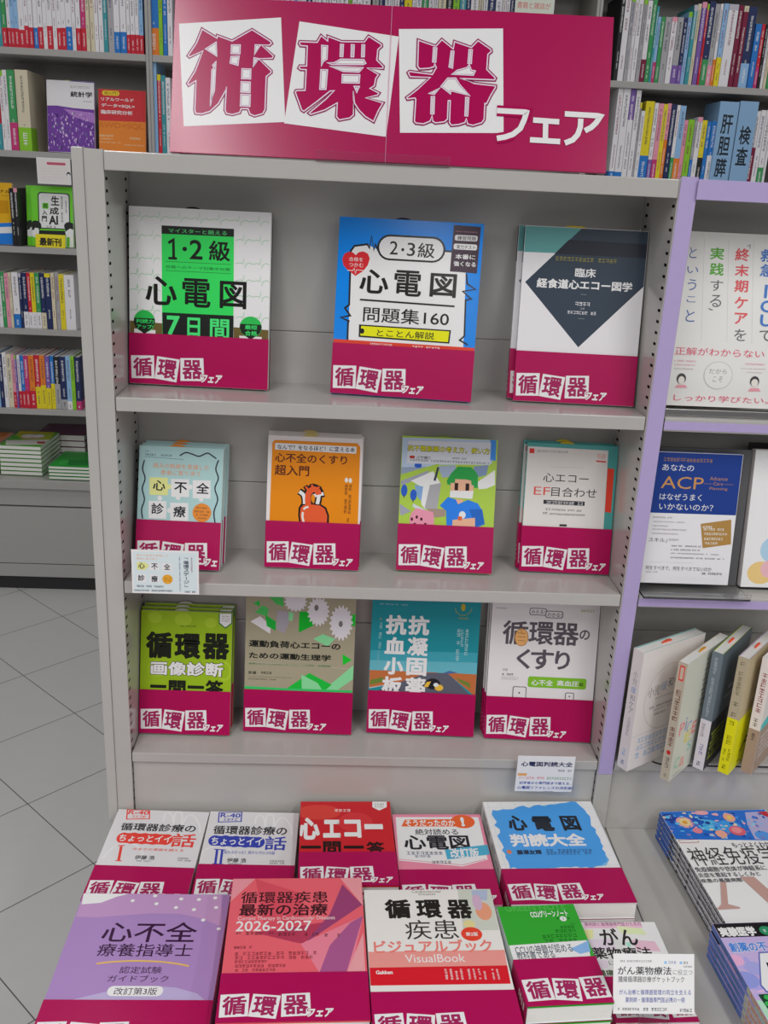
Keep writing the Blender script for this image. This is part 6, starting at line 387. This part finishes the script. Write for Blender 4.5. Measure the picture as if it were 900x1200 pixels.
# ------------------------------------------------------------------ books with covers
BAND = 'A60A50'
LOGO_W = 'D4D0D3'
CARDS = ((( 1.7, 39.7), (35.6, 41.0), (36.2, 8.0), (2.6, 6.8)), ((40.4, 40.4), (73.4, 37.0), (68.6, 3.6), (36.4, 7.8)), ((74.3, 39.3), (108.0, 40.8), (109.6, 7.6), (74.6, 6.2)))
def band_items(wmm):
    it = []
    for q, ch in zip(CARDS, '循環器'):
        q = [(min(a[0], wmm - .5), a[1]) for a in q]
        it.append(('p', LOGO_W, [c for a in q for c in a])); it.append(('T', ch, q))
    t = 'フェア' if wmm > 136 else ('フェ' if wmm > 126 else '')
    if t:
        x1 = 136.5 if len(t) == 3 else 126.0
        it.append(('K', t, 104.0, x1))
    return it
def make_band(w, h, t, root, bh=.0735, left=0.0):
    b = MB(); m = ink(BAND, .3); e = .0015
    b.box(-w / 2 - .0004, w / 2 + .0004, -e - .0002, -e, 0.0006, bh, m)
    b.box(-w / 2 - .0005, -w / 2 - .0003, -e, t + .0004, 0.0006, bh, m)
    b.box(-w / 2 - .0004, w / 2 + .0004, t + .0003, t + .0005, 0.0006, bh, m)
    lift = [e + .00025]
    def pl(u, v, d=0.0): return (-w / 2 + u / 1000 + .0005, -lift[0] - d, v / 1000 + .001)
    for it in band_items(w * 1000):
        lift[0] += 2.6e-5
        if it[0] == 'p': b.poly([pl(it[2][i], it[2][i + 1]) for i in range(0, 8, 2)], ink(it[1], .3))
        elif it[0] == 'T':
            q = it[2]; c = (sum(a[0] for a in q) / 4, sum(a[1] for a in q) / 4); s = .84
            text_quad(b, it[1], .028, [(c[0] + (a[0] - c[0]) * s, c[1] + (a[1] - c[1]) * s) for a in q], pl, ink('9C2458', .3))
        else:
            n = len(it[1])
            for bold, mm in ((.11, ink(BAND, .3)), (.05, ink(LOGO_W, .3))):
                lift[0] += 1.5e-5; g = .9 if bold > .05 else 0
                text_quad(b, it[1], bold, ((it[2] + 2.5 - g, 17 + g), (it[3] + g, 17.5 + g), (it[3] - 2.5 + g, 4.8 - g), (it[2] - g, 5.2 - g)), pl, mm); lift[0] += 1.5e-5
    # lettering running round onto the spine
    for zz, hh in ((.012, .004), (.020, .003), (.027, .004), (.034, .003)):
        b.poly([(-w / 2 - .0006, t * .25, zz), (-w / 2 - .0006, t * .7, zz), (-w / 2 - .0006, t * .7, zz + hh), (-w / 2 - .0006, t * .25, zz + hh)], ink(LOGO_W, .3))
    b.build('paper_band', root)
def make_book(root, w, h, t, base, items, band, spine=None, spine_items=(), slip='D8C860', rough=.34, seed=1):
    rnd = random.Random(seed)
    m = ink(base, rough); ms = ink(spine or base, rough)
    b = MB(); b.box(-w / 2, w / 2, 0, .0006, 0, h, m); b.box(-w / 2, -w / 2 + .0006, .0006, t - .0006, 0, h, ms); b.box(-w / 2, w / 2, t - .0006, t, 0, h, ms)
    draw(b, items, lambda u, v, l: (-w / 2 + u, -l, v), rnd, rough, lim=(w * 1000, h * 1000))
    draw(b, spine_items, lambda u, v, l: (-w / 2 - l, t - u, v), rnd, rough, lim=(t * 1000, h * 1000))
    b.build('cover', root)
    b = MB(); b.box(-w / 2 + .0007, w / 2 - .0008, .0007, t - .0007, .0008, h - .0008, PAGES); b.build('pages', root)
    if band: make_band(w, h, t, root)
    if slip:
        b = MB(); pts = [(.012 * math.cos(a * math.pi / 10) - w * .06, .0045 * math.sin(a * math.pi / 10)) for a in range(11)]
        y0, y1 = t * .45, t * .55; n = len(pts)
        b.poly([(q[0], y0, h - .001 + q[1]) for q in pts], ink(slip, .6)); b.poly([(q[0], y1, h - .001 + q[1]) for q in pts], ink(slip, .6))
        for i in range(n - 1): b.poly([(pts[i][0], y0, h - .001 + pts[i][1]), (pts[i + 1][0], y0, h - .001 + pts[i + 1][1]), (pts[i + 1][0], y1, h - .001 + pts[i + 1][1]), (pts[i][0], y1, h - .001 + pts[i][1])], ink(slip, .6))
        b.build('sales_slip', root)
NTH = ['first', 'second', 'third', 'fourth', 'fifth', 'sixth', 'seventh', 'eighth', 'ninth', 'tenth', 'eleventh', 'twelfth', 'thirteenth', 'fourteenth', 'fifteenth', 'sixteenth', 'seventeenth', 'eighteenth', 'nineteenth', 'twentieth']
NTH += ['twenty-' + n for n in NTH[:9]] + ['thirtieth'] + ['thirty-' + n for n in NTH[:9]] + ['fortieth'] + ['forty-' + n for n in NTH[:9]] + ['fiftieth'] + ['fifty-' + n for n in NTH[:9]] + ['sixtieth'] + ['sixty-' + n for n in NTH[:9]] + ['seventieth'] + ['seventy-' + n for n in NTH[:9]]
# key: (label, what a copy is called, group, band?, spine colour, slip colour, gloss)
INFO = {
 'b1': ('white book with green ECG cover, first on the top display shelf', '', 'display books on the top shelf', 1, '222420', '202420', .3),
 'b2': ('bright blue book with a red heart badge on the top display shelf', '', 'display books on the top shelf', 1, '0680EE', '302830', .16),
 'b3': ('front white book with a slate blue diamond on the top display shelf', 'copy behind the slate diamond book', 'display books on the top shelf', 1, 'C6C6CA', 'D8C030', .3),
 'b4': ('front pale teal book with puzzle-piece title tiles, behind the small price card', 'copy behind the pale teal puzzle-tile book', 'display books on the middle shelf', 1, 'A9CCCC', 'E08830', .34),
 'b5': ('front orange book with a cartoon heart on the middle display shelf', 'copy behind the orange cartoon-heart book', 'display books on the middle shelf', 1, 'CFCBC9', 'D8C880', .34),
 'b6': ('lime book with a blocky green-haired doctor cover on the middle display shelf', '', 'display books on the middle shelf', 1, 'A6C64A', '90A060', .2),
 'b7': ('front white and teal book with a red stripe on the middle display shelf', 'copy behind the teal-edged book with a red stripe', 'display books on the middle shelf', 1, '4C9C98', 'D0B830', .2),
 'b8': ('front lime green book with heavy black title on the bottom display shelf', 'copy behind the lime green heavy-title book', 'display books on the bottom shelf', 1, '5C7418', 'B8B8B0', .34),
 'b9': ('taupe and green book with white gear wheels on the bottom display shelf', '', 'display books on the bottom shelf', 1, 'A09A82', 'C8C8C0', .34),
 'b10': ('teal book with a desert road picture on the bottom display shelf', '', 'display books on the bottom shelf', 1, '1F8A96', 'C8C8C0', .34),
 'b11': ('front white book with a little fist in its title on the bottom display shelf', 'copy behind the white fist-title book', 'display books on the bottom shelf', 1, 'B4B4B8', 'C8C8C0', .34),
 't1': ('light grey book with red capsule title, on top of its pair on the low table', 'copy under the grey red-capsule book', 'books lying on the low table', 1, 'C8C6C8', '', .3),
 't2': ('light grey book with blue capsule title, on top of its pair on the low table', 'copy under the grey blue-capsule book', 'books lying on the low table', 1, 'C8C6C8', '', .3),
 't3': ('red book with heavy white title, on top of its stack on the low table', 'copy under the red heavy-title book', 'books lying on the low table', 1, '8C1C24', '', .3),
 't4': ('pink-framed book with an orange exclamation badge, on top of its stack', 'copy under the pink-framed exclamation book', 'books lying on the low table', 1, 'E6869E', '', .3),
 't5': ('thick white book with blue brushed square, on top of its pair', 'copy under the blue brushed-square book', 'books lying on the low table', 1, 'D6D6DA', '', .3),
 't6': ('purple wavy-patterned book at the table corner, on top of its stack', 'copy under the purple wavy book', 'books lying on the low table', 1, 'A483BA', '', .3),
 't7': ('coral red book with faceted shapes and years, on top of its stack', 'copy under the coral red faceted book', 'books lying on the low table', 1, 'E0606C', '', .3),
 't8': ('cream book with pink and red stripes, on top of its stack', 'copy under the cream pink-striped book', 'books lying on the low table', 1, 'D2CECA', '', .3),
 't9': ('small green pocket book with white strip, on top of its stack', 'copy under the small green pocket book', 'books lying on the low table', 1, 'C8D0D8', '', .22),
 't10': ('white pocket book with pastel patches behind the front price card', 'copy under the pastel-patched pocket book', 'books lying on the low table', 1, 'DAD7D6', '', .3),
 't11': ('white magazine with blue cell picture, on top of the right stack', 'copy under the blue cell picture magazine', 'magazines on the right table', 0, '36343A', '', .25),
 't12': ('lilac magazine with black title strip at the front of the right table', 'copy under the lilac black-title magazine', 'magazines on the right table', 0, '5870B8', '', .25),
 'r1': ('large white book with coloured vertical title on the lilac-taped bookcase', '', 'books on the lilac-taped bookcase', 0, 'D2D0CD', '', .18),
 'r2': ('white and navy book with gold capitals on the lilac-taped bookcase', '', 'books on the lilac-taped bookcase', 0, '243E86', '', .3),
 'r3': ('white book with pastel circles beside the navy book with gold capitals', '', 'books on the lilac-taped bookcase', 0, 'D0C8C8', '', .3),
 'fp': ('white book with purple flower field facing out on the far bookcase', '', 'books facing out on the far bookcase', 0, '6C3C98', 'A8C030', .34),
 'fo': ('red and orange book facing out beside the purple flower book', '', 'books facing out on the far bookcase', 0, 'B83028', '', .34),
 'fa': ('front lime green AI book facing out on the far bookcase', 'copy behind the lime green AI book', 'books facing out on the far bookcase', 0, '6CCC2C', '', .25),
 'fy': ('yellow and blue glossy book facing out beside the lime AI book', '', 'books facing out on the far bookcase', 0, 'E2AC24', '', .12),
 's0': ('peach-covered book on top of the leftmost far table stack', 'copy under the peach-covered book', 'book stacks on the far table', 0, 'D49070', '', .34),
 's1': ('yellow and green food-cover book on top of the tallest far stack', 'copy under the yellow and green food book', 'book stacks on the far table', 0, '5CA838', '', .34),
 's2': ('bright green book on top of the low far table stack', 'copy under the bright green book', 'book stacks on the far table', 0, '28A038', '', .34),
 's3': ('plum-covered book on top of the stack behind the food-cover book', 'copy under the plum-covered book', 'book stacks on the far table', 0, '6C4058', '', .34),
 's4': ('dark green book on top of the stack behind the bright green book', 'copy under the dark green book', 'book stacks on the far table', 0, '2C4C44', '', .34),
}
EXTRA_SPINE = {
 'b3': [('p', '2C3440', [0, 200, 13, 200, 13, 250, 0, 250]), ('gv', '707078', 4, 85, 9, 190)],
 'b7': [('p', 'DC4432', [0, 74, 12, 74, 12, 100, 0, 100]), ('gv', 'D8D8D4', 3.5, 110, 8.5, 190)],
 'b11': [('gv', '606068', 3, 80, 9, 240)],
 't5': [('gv', '404048', 6, 85, 21, 225)],
 't11': [('gv', 'C8C8D0', 2, 10, 8, 190), ('p', '2850A0', [0, 200, 9.8, 200, 9.8, 257, 0, 257])],
 't12': [('p', 'B0B0A0', [0, 0, 11.2, 0, 11.2, 150, 0, 150]), ('gv', 'C05048', 2, 20, 9, 140), ('gv', '306050', 1, 160, 5, 240)],
}
for seed, (key, info) in enumerate(INFO.items()):
    x, y, z, yaw, lean, w_, h_, t_, n, base, items = ART[key]
    label, clab, grp, band, sp, slip, rough = info
    r = thing('book', label, 'book', (x, y, z), rot_of(yaw, lean), grp)
    make_book(r, w_, h_, t_, base, items, band, sp, EXTRA_SPINE.get(key, ()), slip, rough, seed)
    rnd = random.Random(seed + 50)
    for i in range(1, n + 1):
        c = copy_tree(r)
        if lean == 90:
            c.location = (x + rnd.uniform(-.0008, .0008), y + rnd.uniform(-.0008, .0008), z - (t_ + .0026) * i)
            if key in ('t9', 't10', 't5'): c.location.x = x
            c.rotation_euler.z += math.radians(rnd.uniform(-.15, .15)) if n > 1 else 0
        else:
            st = (t_ + .0027) / math.cos(math.radians(lean)); a = math.radians(yaw)
            side = {'b3': -.0075, 'b11': -.002, 'b7': -.004, 'fa': -.02}.get(key, rnd.uniform(-.0015, .0015))
            c.location = (x - math.sin(a) * st * i + math.cos(a) * side * i, y + math.cos(a) * st * i + math.sin(a) * side * i, z)
        c['label'] = clab if n == 1 else (NTH[i - 1] + ' ' + clab)
# ------------------------------------------------------------------ price cards
def card(key, label, name='price_card'):
    x, y, z, yaw, lean, w_, h_, t_, n, base, items = ART[key]
    r = thing(name, label, 'card', (x, y, z), rot_of(yaw, lean), 'shelf cards')
    b = MB(); b.box(-w_ / 2, w_ / 2, 0, .0008, 0, h_, ink('D2D2D6', .25), .0002)
    m = .003 if key != 'fn' else .0
    b.poly([(-w_ / 2 + m, -.00003, m), (w_ / 2 - m, -.00003, m), (w_ / 2 - m, -.00003, h_ - m), (-w_ / 2 + m, -.00003, h_ - m)], ink(base, .25))
    draw(b, items, lambda u, v, l: (-w_ / 2 + u, -l, v), random.Random(7), .25); b.build('printed_card', r)
    return r, w_, h_
r, cw, ch_ = card('c1', 'pale blue price card clipped before the puzzle-tile book')
b = MB(); b.box(-.012, .012, .001, .0035, .004, .018, CLEAR, .0003); b.box(-.012, .012, .0035, .0195, .0105, .0125, CLEAR, .0003); b.build('clip', r)
r, cw, ch_ = card('c2', 'white price card with navy title under the fist-title book')
b = MB(); b.box(-.012, .012, .001, .0035, .034, .050, CLEAR, .0003); b.build('clip', r)
r, cw, ch_ = card('c3', 'white price card standing over the pastel pocket book at the table front')
b = MB(); b.box(-.018, .018, .001, .0025, -.030, .012, CLEAR, .0003); b.box(-.018, .018, .0025, .03, -.030, -.0285, CLEAR, .0003); b.build('clip', r)
card('fc', 'pinkish notice card on the far bookcase above the lime AI book', 'notice_card')
card('fr', 'pale green notice card with red characters just above the sign', 'notice_card')
card('fn', 'small yellow new-title card before the lime AI book', 'notice_card')

# ------------------------------------------------------------------ books with their spines to us on the lilac-taped bookcase
LEAN = [
 ('white book with a ring on its cover, spine outward beside the lilac tape', (.413, -.027), 32, .146, .211, .0205, 'D0CBC8', 'CCC6C4', 'D0543C',
  [('e', 'C4B6B4', 72, 118, 54, 58), ('e', 'D0CBC8', 72, 118, 53, 57), ('t', '787478', .0, '小児', 24, 126, 52, 143), ('t', '8CA4C8', .0, '緩', 54, 130, 68, 146), ('t', '787478', .0, '和ケア', 70, 132, 112, 149), ('g', 'A09CA0', 40, 118, 100, 121), ('g', '706C70', 32, 103, 100, 107), ('g', 'A09CA0', 42, 97, 104, 100), ('g', '605C60', 46, 88, 74, 92), ('l', 'BEC4CC', .8, [1, 62, 145, 62]), ('g', '9CB4D4', 14, 46, 110, 55), ('g', 'A8BCD8', 14, 33, 110, 42), ('g', '94B0D4', 14, 18, 112, 28), ('g', '5878A8', 80, 8, 102, 12)],
  [('v', '8C8C94', 0, '小児', 6, 150, 15, 176), ('v', '7C98C4', 0, '緩', 6, 136, 15, 149), ('v', '8C8C94', 0, '和ケア', 6, 100, 15, 135), ('gv', 'A8A4A8', 7, 60, 14, 94), ('gv', '88A8D0', 6, 24, 13, 44), ('gv', '4868A0', 6, 8, 13, 16)]),
 ('cream book with colourful scattered letters, overhanging the shelf edge', (.473, -.053), 45, .146, .207, .0155, 'CBCDBE', 'B8AE9C', 'C8902C',
  [('t', 'E08C90', .02, 'P', 8, 78, 26, 100), ('t', '8C98B8', .01, 'i', 28, 80, 34, 104), ('t', '98A4BC', .02, 'C', 36, 70, 52, 92), ('t', 'D8CC60', .02, 'E', 34, 55, 54, 74), ('t', 'E08C8C', .02, 'E', 56, 62, 72, 84), ('t', '98C0B0', .02, 'S', 48, 34, 64, 52), ('t', '9CC4A8', .02, 'C', 10, 16, 28, 36), ('t', 'E0A090', .02, 'a', 30, 12, 46, 30), ('g', '505048', 10, 4, 40, 6)] + [('g', '4C4A44', 66 + 4 * (i % 2), 190 - i * 9, 78 + 5 * (i % 3), 193 - i * 9) for i in range(10)],
  [('o', 'D85048', 3.5, 176, 12, 202, 2), ('o', 'C8B4A0', 5.2, 179, 10.2, 199, 1), ('gv', '6C4030', 3, 60, 12.5, 170), ('e', 'C02C28', 7.5, 50, 3.4, 4), ('gv', '50483C', 4, 22, 11, 42), ('gv', '787060', 5, 6, 10, 12)]),
 ('slate grey book with white lower spine, between the cream and tan books', (.5395, -.021), 49, .132, .209, .0175, '5E6A72', '6B777F', 'E0502C',
  [('p', '2C2E32', [0, 0, 132, 0, 132, 88, 0, 88]), ('g', 'C8CCD0', 52, 126, 78, 133), ('g', 'C0C4C8', 44, 112, 90, 118)] + [('g', 'C8D830', 10, 60 - i * 9, 70, 65 - i * 9) for i in range(6)],
  [('p', 'C4C0C6', [0, 0, 17.5, 0, 17.5, 90, 0, 90]), ('gv', 'A4ACB2', 5, 96, 11, 200), ('gv', '88848C', 3, 52, 9, 84), ('gv', '706C9C', 5, 26, 12, 46), ('gv', '202028', 5, 6, 12, 14)]),
 ('tan and bright yellow book, spine outward beside the slate grey book', (.5765, -.032), 48, .132, .207, .0175, 'BCAE8C', 'B2A68C', 'E0502C',
  [('p', 'E2DE1A', [0, 0, 132, 0, 132, 98, 0, 98]), ('g', 'D8D0B8', 54, 118, 84, 126), ('g', '807450', 46, 104, 84, 114), ('g', '707018', 50, 84, 92, 89), ('p', 'D8D8CC', [100, 86, 110, 82, 70, 40, 66, 46]), ('l', '282828', 4, [38, 26, 52, 38, 56, 46, 66, 44]), ('l', '282828', 3, [52, 38, 66, 36, 72, 46]), ('g', '202010', 30, 8, 46, 11)],
  [('p', 'DED81A', [0, 0, 17.5, 0, 17.5, 100, 0, 100]), ('gv', '787050', 4, 140, 12, 200), ('gv', '686048', 4, 102, 13, 130), ('gv', '8C8810', 4, 52, 13, 96), ('gv', '686408', 3, 22, 8, 44), ('gv', '686408', 10, 24, 15, 46), ('gv', '303008', 5, 8, 12, 16)]),
 ('white and brown book, spine outward, rightmost on the lower lilac-taped shelf', (.6155, -.030), 48, .132, .205, .0175, 'D0CCC8', 'D0C8C4', 'B09090',
  [('p', 'A48C7C', [0, 0, 132, 0, 132, 80, 0, 80]), ('p', '48C0C0', [0, 80, 132, 80, 132, 120, 0, 90])] + [('g', 'D8D4D0', 12, 60 - i * 9, 90, 65 - i * 9) for i in range(5)],
  [('p', 'A48C7C', [0, 0, 17.5, 0, 17.5, 80, 0, 80]), ('gv', '8C3C34', 4, 110, 13, 180), ('gv', '685848', 4, 84, 12, 100), ('gv', '383028', 5, 60, 12, 74)]),
]
for i, (label, (px, py), yaw, w_, h_, t_, base, sp, slip, items, sit) in enumerate(LEAN):
    a = math.radians(yaw); c = (px + math.cos(a) * w_ / 2, py + math.sin(a) * w_ / 2, -.2948)
    r = thing('book', label, 'book', c, rot_of(yaw, 0), 'books standing spine outward on the lower right shelf')
    make_book(r, w_, h_, t_, base, items, 0, sp, sit, slip, .36, i + 200)
    if i in (0, 2, 3):
        ec = ink(('2EA8A0', '', 'A0B828', 'B0A0C4')[i], .5)
        b = MB(); b.box(-w_ / 2 + .003, w_ / 2 - .0004, .00065, .0016, .001, h_ - .0002, ec); b.box(-w_ / 2 + .003, w_ / 2 - .0004, t_ - .0016, t_ - .00065, .001, h_ - .0002, ec); b.build('endpapers', r)
# wire, stands and an added shade plate on the lilac-taped bookcase
b = MB(); b.tube([(.463, .0005, -.2934), (.468, -.002, -.2938), (.476, -.0034, -.2955), (.49, -.0037, -.2972), (.56, -.0037, -.2972), (.72, -.0037, -.2972), (1.14, -.0037, -.2972)], .0013, WIRE_SHADE)
tag(b.build('wire_rail'), 'thin dark wire along the edge of the lower lilac-taped shelf', 'wire')
st = thing('book_stand', 'steel and clear acrylic stand under the large white vertical-title book', 'book stand', (.50, .04, .2775))
b = MB(); b.box(-.095, .10, -.028, -.0255, 0, .010, CHROME, .0006); b.build('front_lip', st)
b = MB(); b.box(-.095, .10, -.0255, .04, 0, .0022, CHROME, .0005); b.build('base_plate', st)
st = thing('book_stand', 'added black plate standing in for the shade beside the book with pastel circles', 'book stand', (.66, .045, .0005))
b = MB(); b.box(-.088, .08, .045, .05, 0, .222, WIRE_SHADE, .001); b.box(-.088, .08, -.010, .045, 0, .003, WIRE_SHADE, .001); b.build('shade_plate', st)  # added plate, its black stands in for the shade between two books
st = thing('book_stand', 'smoky acrylic stand holding the navy book with gold capitals', 'book stand', (.4785, .025, .0005), (0, 0, math.radians(-.5)))
b = MB(); b.box(-.074, .0905, -.037, .02, 0, .003, CLEAR, .0008); b.build('base_plate', st)
b = MB(); b.box(-.074, .0905, -.0385, -.0365, 0, .011, CLEAR, .0005); b.build('front_lip', st)
b = MB(); q = math.radians(7)
for xa, xb in ((-.074, .088),):
    p0, p1 = Vector((0, .0155, .004)), Vector((0, .0155 + .214 * math.sin(q), .004 + .214 * math.cos(q)))
    vs = [(xa, p0.y, p0.z), (xb, p0.y, p0.z), (xb, p1.y, p1.z), (xa, p1.y, p1.z)]; vs += [(a_, b_ + .003, c_) for a_, b_, c_ in vs]
    b.tris(vs, [(0, 1, 2, 3), (4, 5, 6, 7), (0, 1, 5, 4), (1, 2, 6, 5), (2, 3, 7, 6), (3, 0, 4, 7)], SMOKE)
b.build('back_plate', st)

# ------------------------------------------------------------------ far bookcases against the wall of the next aisle
FY = 1.97
def far_case(x0, x1, label):
    r = thing('wall_bookcase', label, 'bookcase', ((x0 + x1) / 2, 2.1, FLOOR), group='tall bookcases of the far aisle')
    for x in (x0, x1 - .0095):
        b = MB(); b.box(x, x + .0092, FY, 2.45, -.47, 1.6, PAINT_FAR, .001); b.build('side_post', r)
    for z in (1.24, .927, .627, .33, .061, -.217):
        b = MB(); b.box(x0 + .0098, x1 - .0098, FY, 2.22, z - .02, z, PAINT_FAR, .0012); b.build('shelf', r)
    b = MB(); b.box(x0 + .0098, x1 - .0098, 2.221, 2.229, -.228, 1.6, PAINT_FAR); b.build('back_board', r)
    b = MB(); b.box(x0 + .0098, x1 - .0098, 2.42, 2.428, -.47, -.2, PAINT_FAR); b.build('recess_board', r)
    b = MB(); b.box(x0, x1, FY - .02, 2.45, -.503, -.471, PAINT_FAR, .002); b.build('table_top', r)
    b = MB(); b.box(x0 + .001, x1 - .001, FY, 2.45, -.572, -.505, PAINT_FAR, .001); b.box(x0 + .001, x1 - .001, FY - .006, 2.45, -.795, -.577, PAINT_FAR, .0015); b.box(x0 + .001, x1 - .001, FY - .006, 2.45, -.848, -.798, PAINT_FAR, .0015); b.build('base_drawers', r)
    b = MB(); b.box(x0, x1, FY + .01, 2.4, FLOOR + .0005, -.85, KICK); b.build('kick_plate', r)
    parented(r)
far_case(-1.46, -.6905, 'tall grey bookcase of the far aisle, seen left of the display bookcase')
far_case(-.69, .0095, 'tall grey bookcase of the far aisle, behind the sign left half')
far_case(.01, .7095, 'tall grey bookcase of the far aisle, behind the sign right half')
far_case(.71, 1.4095, 'tall grey bookcase of the far aisle, seen right of the sign')

PALETTE = {'W': ('white', 'CFCDD0'), 'G': ('grey', 'A4A3A6'), 'C': ('cream', 'CFC6AC'), 'P': ('pink', 'DE94A8'), 'R': ('red', 'C42A3C'), 'B': ('blue', '2A74C0'), 'N': ('navy', '2A345C'), 'T': ('teal', '3E929C'), 'Y': ('yellow', 'DCCB2C'), 'O': ('orange', 'DC7C30'), 'L': ('lime green', '86C034'), 'V': ('violet', '7A5CA4'), 'K': ('black', '2A2A2C'), 'S': ('sky blue', '8CB4DA'), 'E': ('green', '3E9458'), 'M': ('magenta', 'BE3A74'), 'D': ('dark red', '7A2440')}
ROWINFO = {
 'al': (.927, 'top far shelf left of sign'), 'bl': (.627, 'far shelf with purple flower book'),
 'cl': (.33, 'far shelf with lime AI book'), 'dl': (.061, 'fourth far shelf from top'), 'el': (-.217, 'lowest far shelf'),
 'ar': (.927, 'top far shelf right of sign'), 'br': (.627, 'second far shelf right of sign'), 'mid': (.927, 'top far shelf behind sign')}
rnd = random.Random(11)
ROWS['mid'] = []
x = -590
while x < 560:
    if -8 < x + 16 and x < 14: x = 14
    t = rnd.choice((11, 13, 15, 17, 20, 24)); c = rnd.choice('WWWWWGWCWSEKNWLTWWY')
    ROWS['mid'].append((x, x + t, rnd.choice((232, 238, 245, 250, 256)), c, '', 0)); x += t + 1
for row, lst in ROWS.items():
    zs, where = ROWINFO[row]
    for i, (x0, x1, hh, col, foot, fy) in enumerate(lst):
        cname, chex = PALETTE[col]
        t = max((x1 - x0) / 1000 - .0006, .006); hgt = max(hh, 120) / 1000; dep = rnd.choice((.148, .15, .165, .18))
        y0 = FY + .012 + rnd.uniform(0, .004)
        mb = MB(); m = ink(chex, .34)
        mb.box(-t / 2, -t / 2 + .0007, 0, dep, 0, hgt, m); mb.box(t / 2 - .0007, t / 2, 0, dep, 0, hgt, m)
        mb.box(-t / 2 + .0007, t / 2 - .0007, 0, .0007, 0, hgt, m); mb.box(-t / 2 + .0008, t / 2 - .0008, .0008, dep - .002, .001, hgt - .001, PAGES)
        top = hgt
        if foot:
            fm = ink(PALETTE[foot][1], .34); f = fy / 1000
            mb.box(-t / 2 - .0002, t / 2 + .0002, -.0003, -.0001, 0.0003, f, fm); mb.box(-t / 2 - .0003, -t / 2 - .0001, -.0003, .06, .0003, f, fm); mb.box(t / 2 + .0001, t / 2 + .0003, -.0003, .06, .0003, f, fm)
            lo = f + .01
            wm = 'E0DCDC' if foot not in 'WCYG' else '4C4A50'
            draw(mb, [('gv', wm, t * 1000 * .3, f * 1000 * .2, t * 1000 * .7, f * 1000 * .8)], lambda u, v, l: (-t / 2 + u, -.0003 - l, v), rnd)
        else: lo = .035
        dark = col in 'WGCPYSLO'
        tc = rnd.choice(('3A3A44', '50505A', '2C3C6C', '7C3040', '3A3A44')) if dark else 'D8D4D4'
        m5 = t * 500; wa = min(m5 * .52, 4.5); wb = min(m5 * .3, 3.0)
        its = [('gv', tc, m5 - wa, hgt * 1000 * rnd.uniform(.45, .6), m5 + wa, hgt * 1000 * .93), ('gv', tc, m5 - wb, lo * 1000, m5 + wb, hgt * 1000 * rnd.uniform(.3, .42))]
        if not foot and rnd.random() < .3: its.insert(0, ('p', rnd.choice(('88B4DA', 'DE94A8', '86C034', 'B8B4C0', 'DCCB2C')), [0, hgt * 930, t * 1000, hgt * 930, t * 1000, hgt * 999, 0, hgt * 999]))
        draw(mb, its, lambda u, v, l: (-t / 2 + u, -l, v), rnd)
        o = mb.build('book'); o.location = ((x0 + x1) / 2000, y0, zs + .0003)
        fn = ' with %s foot' % PALETTE[foot][0] if foot else ''
        tag(o, '%s spine%s, %s from left, %s' % (cname, fn, NTH[i], where), 'book', 'spines on ' + where)
# pale blue section dividers among the books
for txt, x0, x1, zt, lab in (('肝胆膵', 1.137, 1.200, .885, 'pale blue divider plate with three characters among the right far books'), ('検査', 1.203, 1.264, .889, 'pale blue divider plate with two characters among the right far books')):
    r = thing('shelf_divider', lab, 'divider', ((x0 + x1) / 2, FY + .006, .6273)); w_ = x1 - x0; h_ = zt - .628
    b = MB(); b.box(-w_ / 2, w_ / 2, 0, .003, 0, h_, ink('86AACC', .25), .0006)
    n = len(txt); d = 190 / n if n == 3 else 72
    draw(b, [('v', '283038', .02, txt, w_ * 500 - 19, (22 if n == 3 else 62), w_ * 500 + 19, (222 if n == 3 else 190))], lambda u, v, l: (-w_ / 2 + u, -l, v), rnd, .25); b.build('name_plate', r)
    b = MB(); b.box(-w_ / 2, -w_ / 2 + .003, .0032, .14, 0, h_, ink('86AACC', .25), .0006); b.build('side_flap', r)
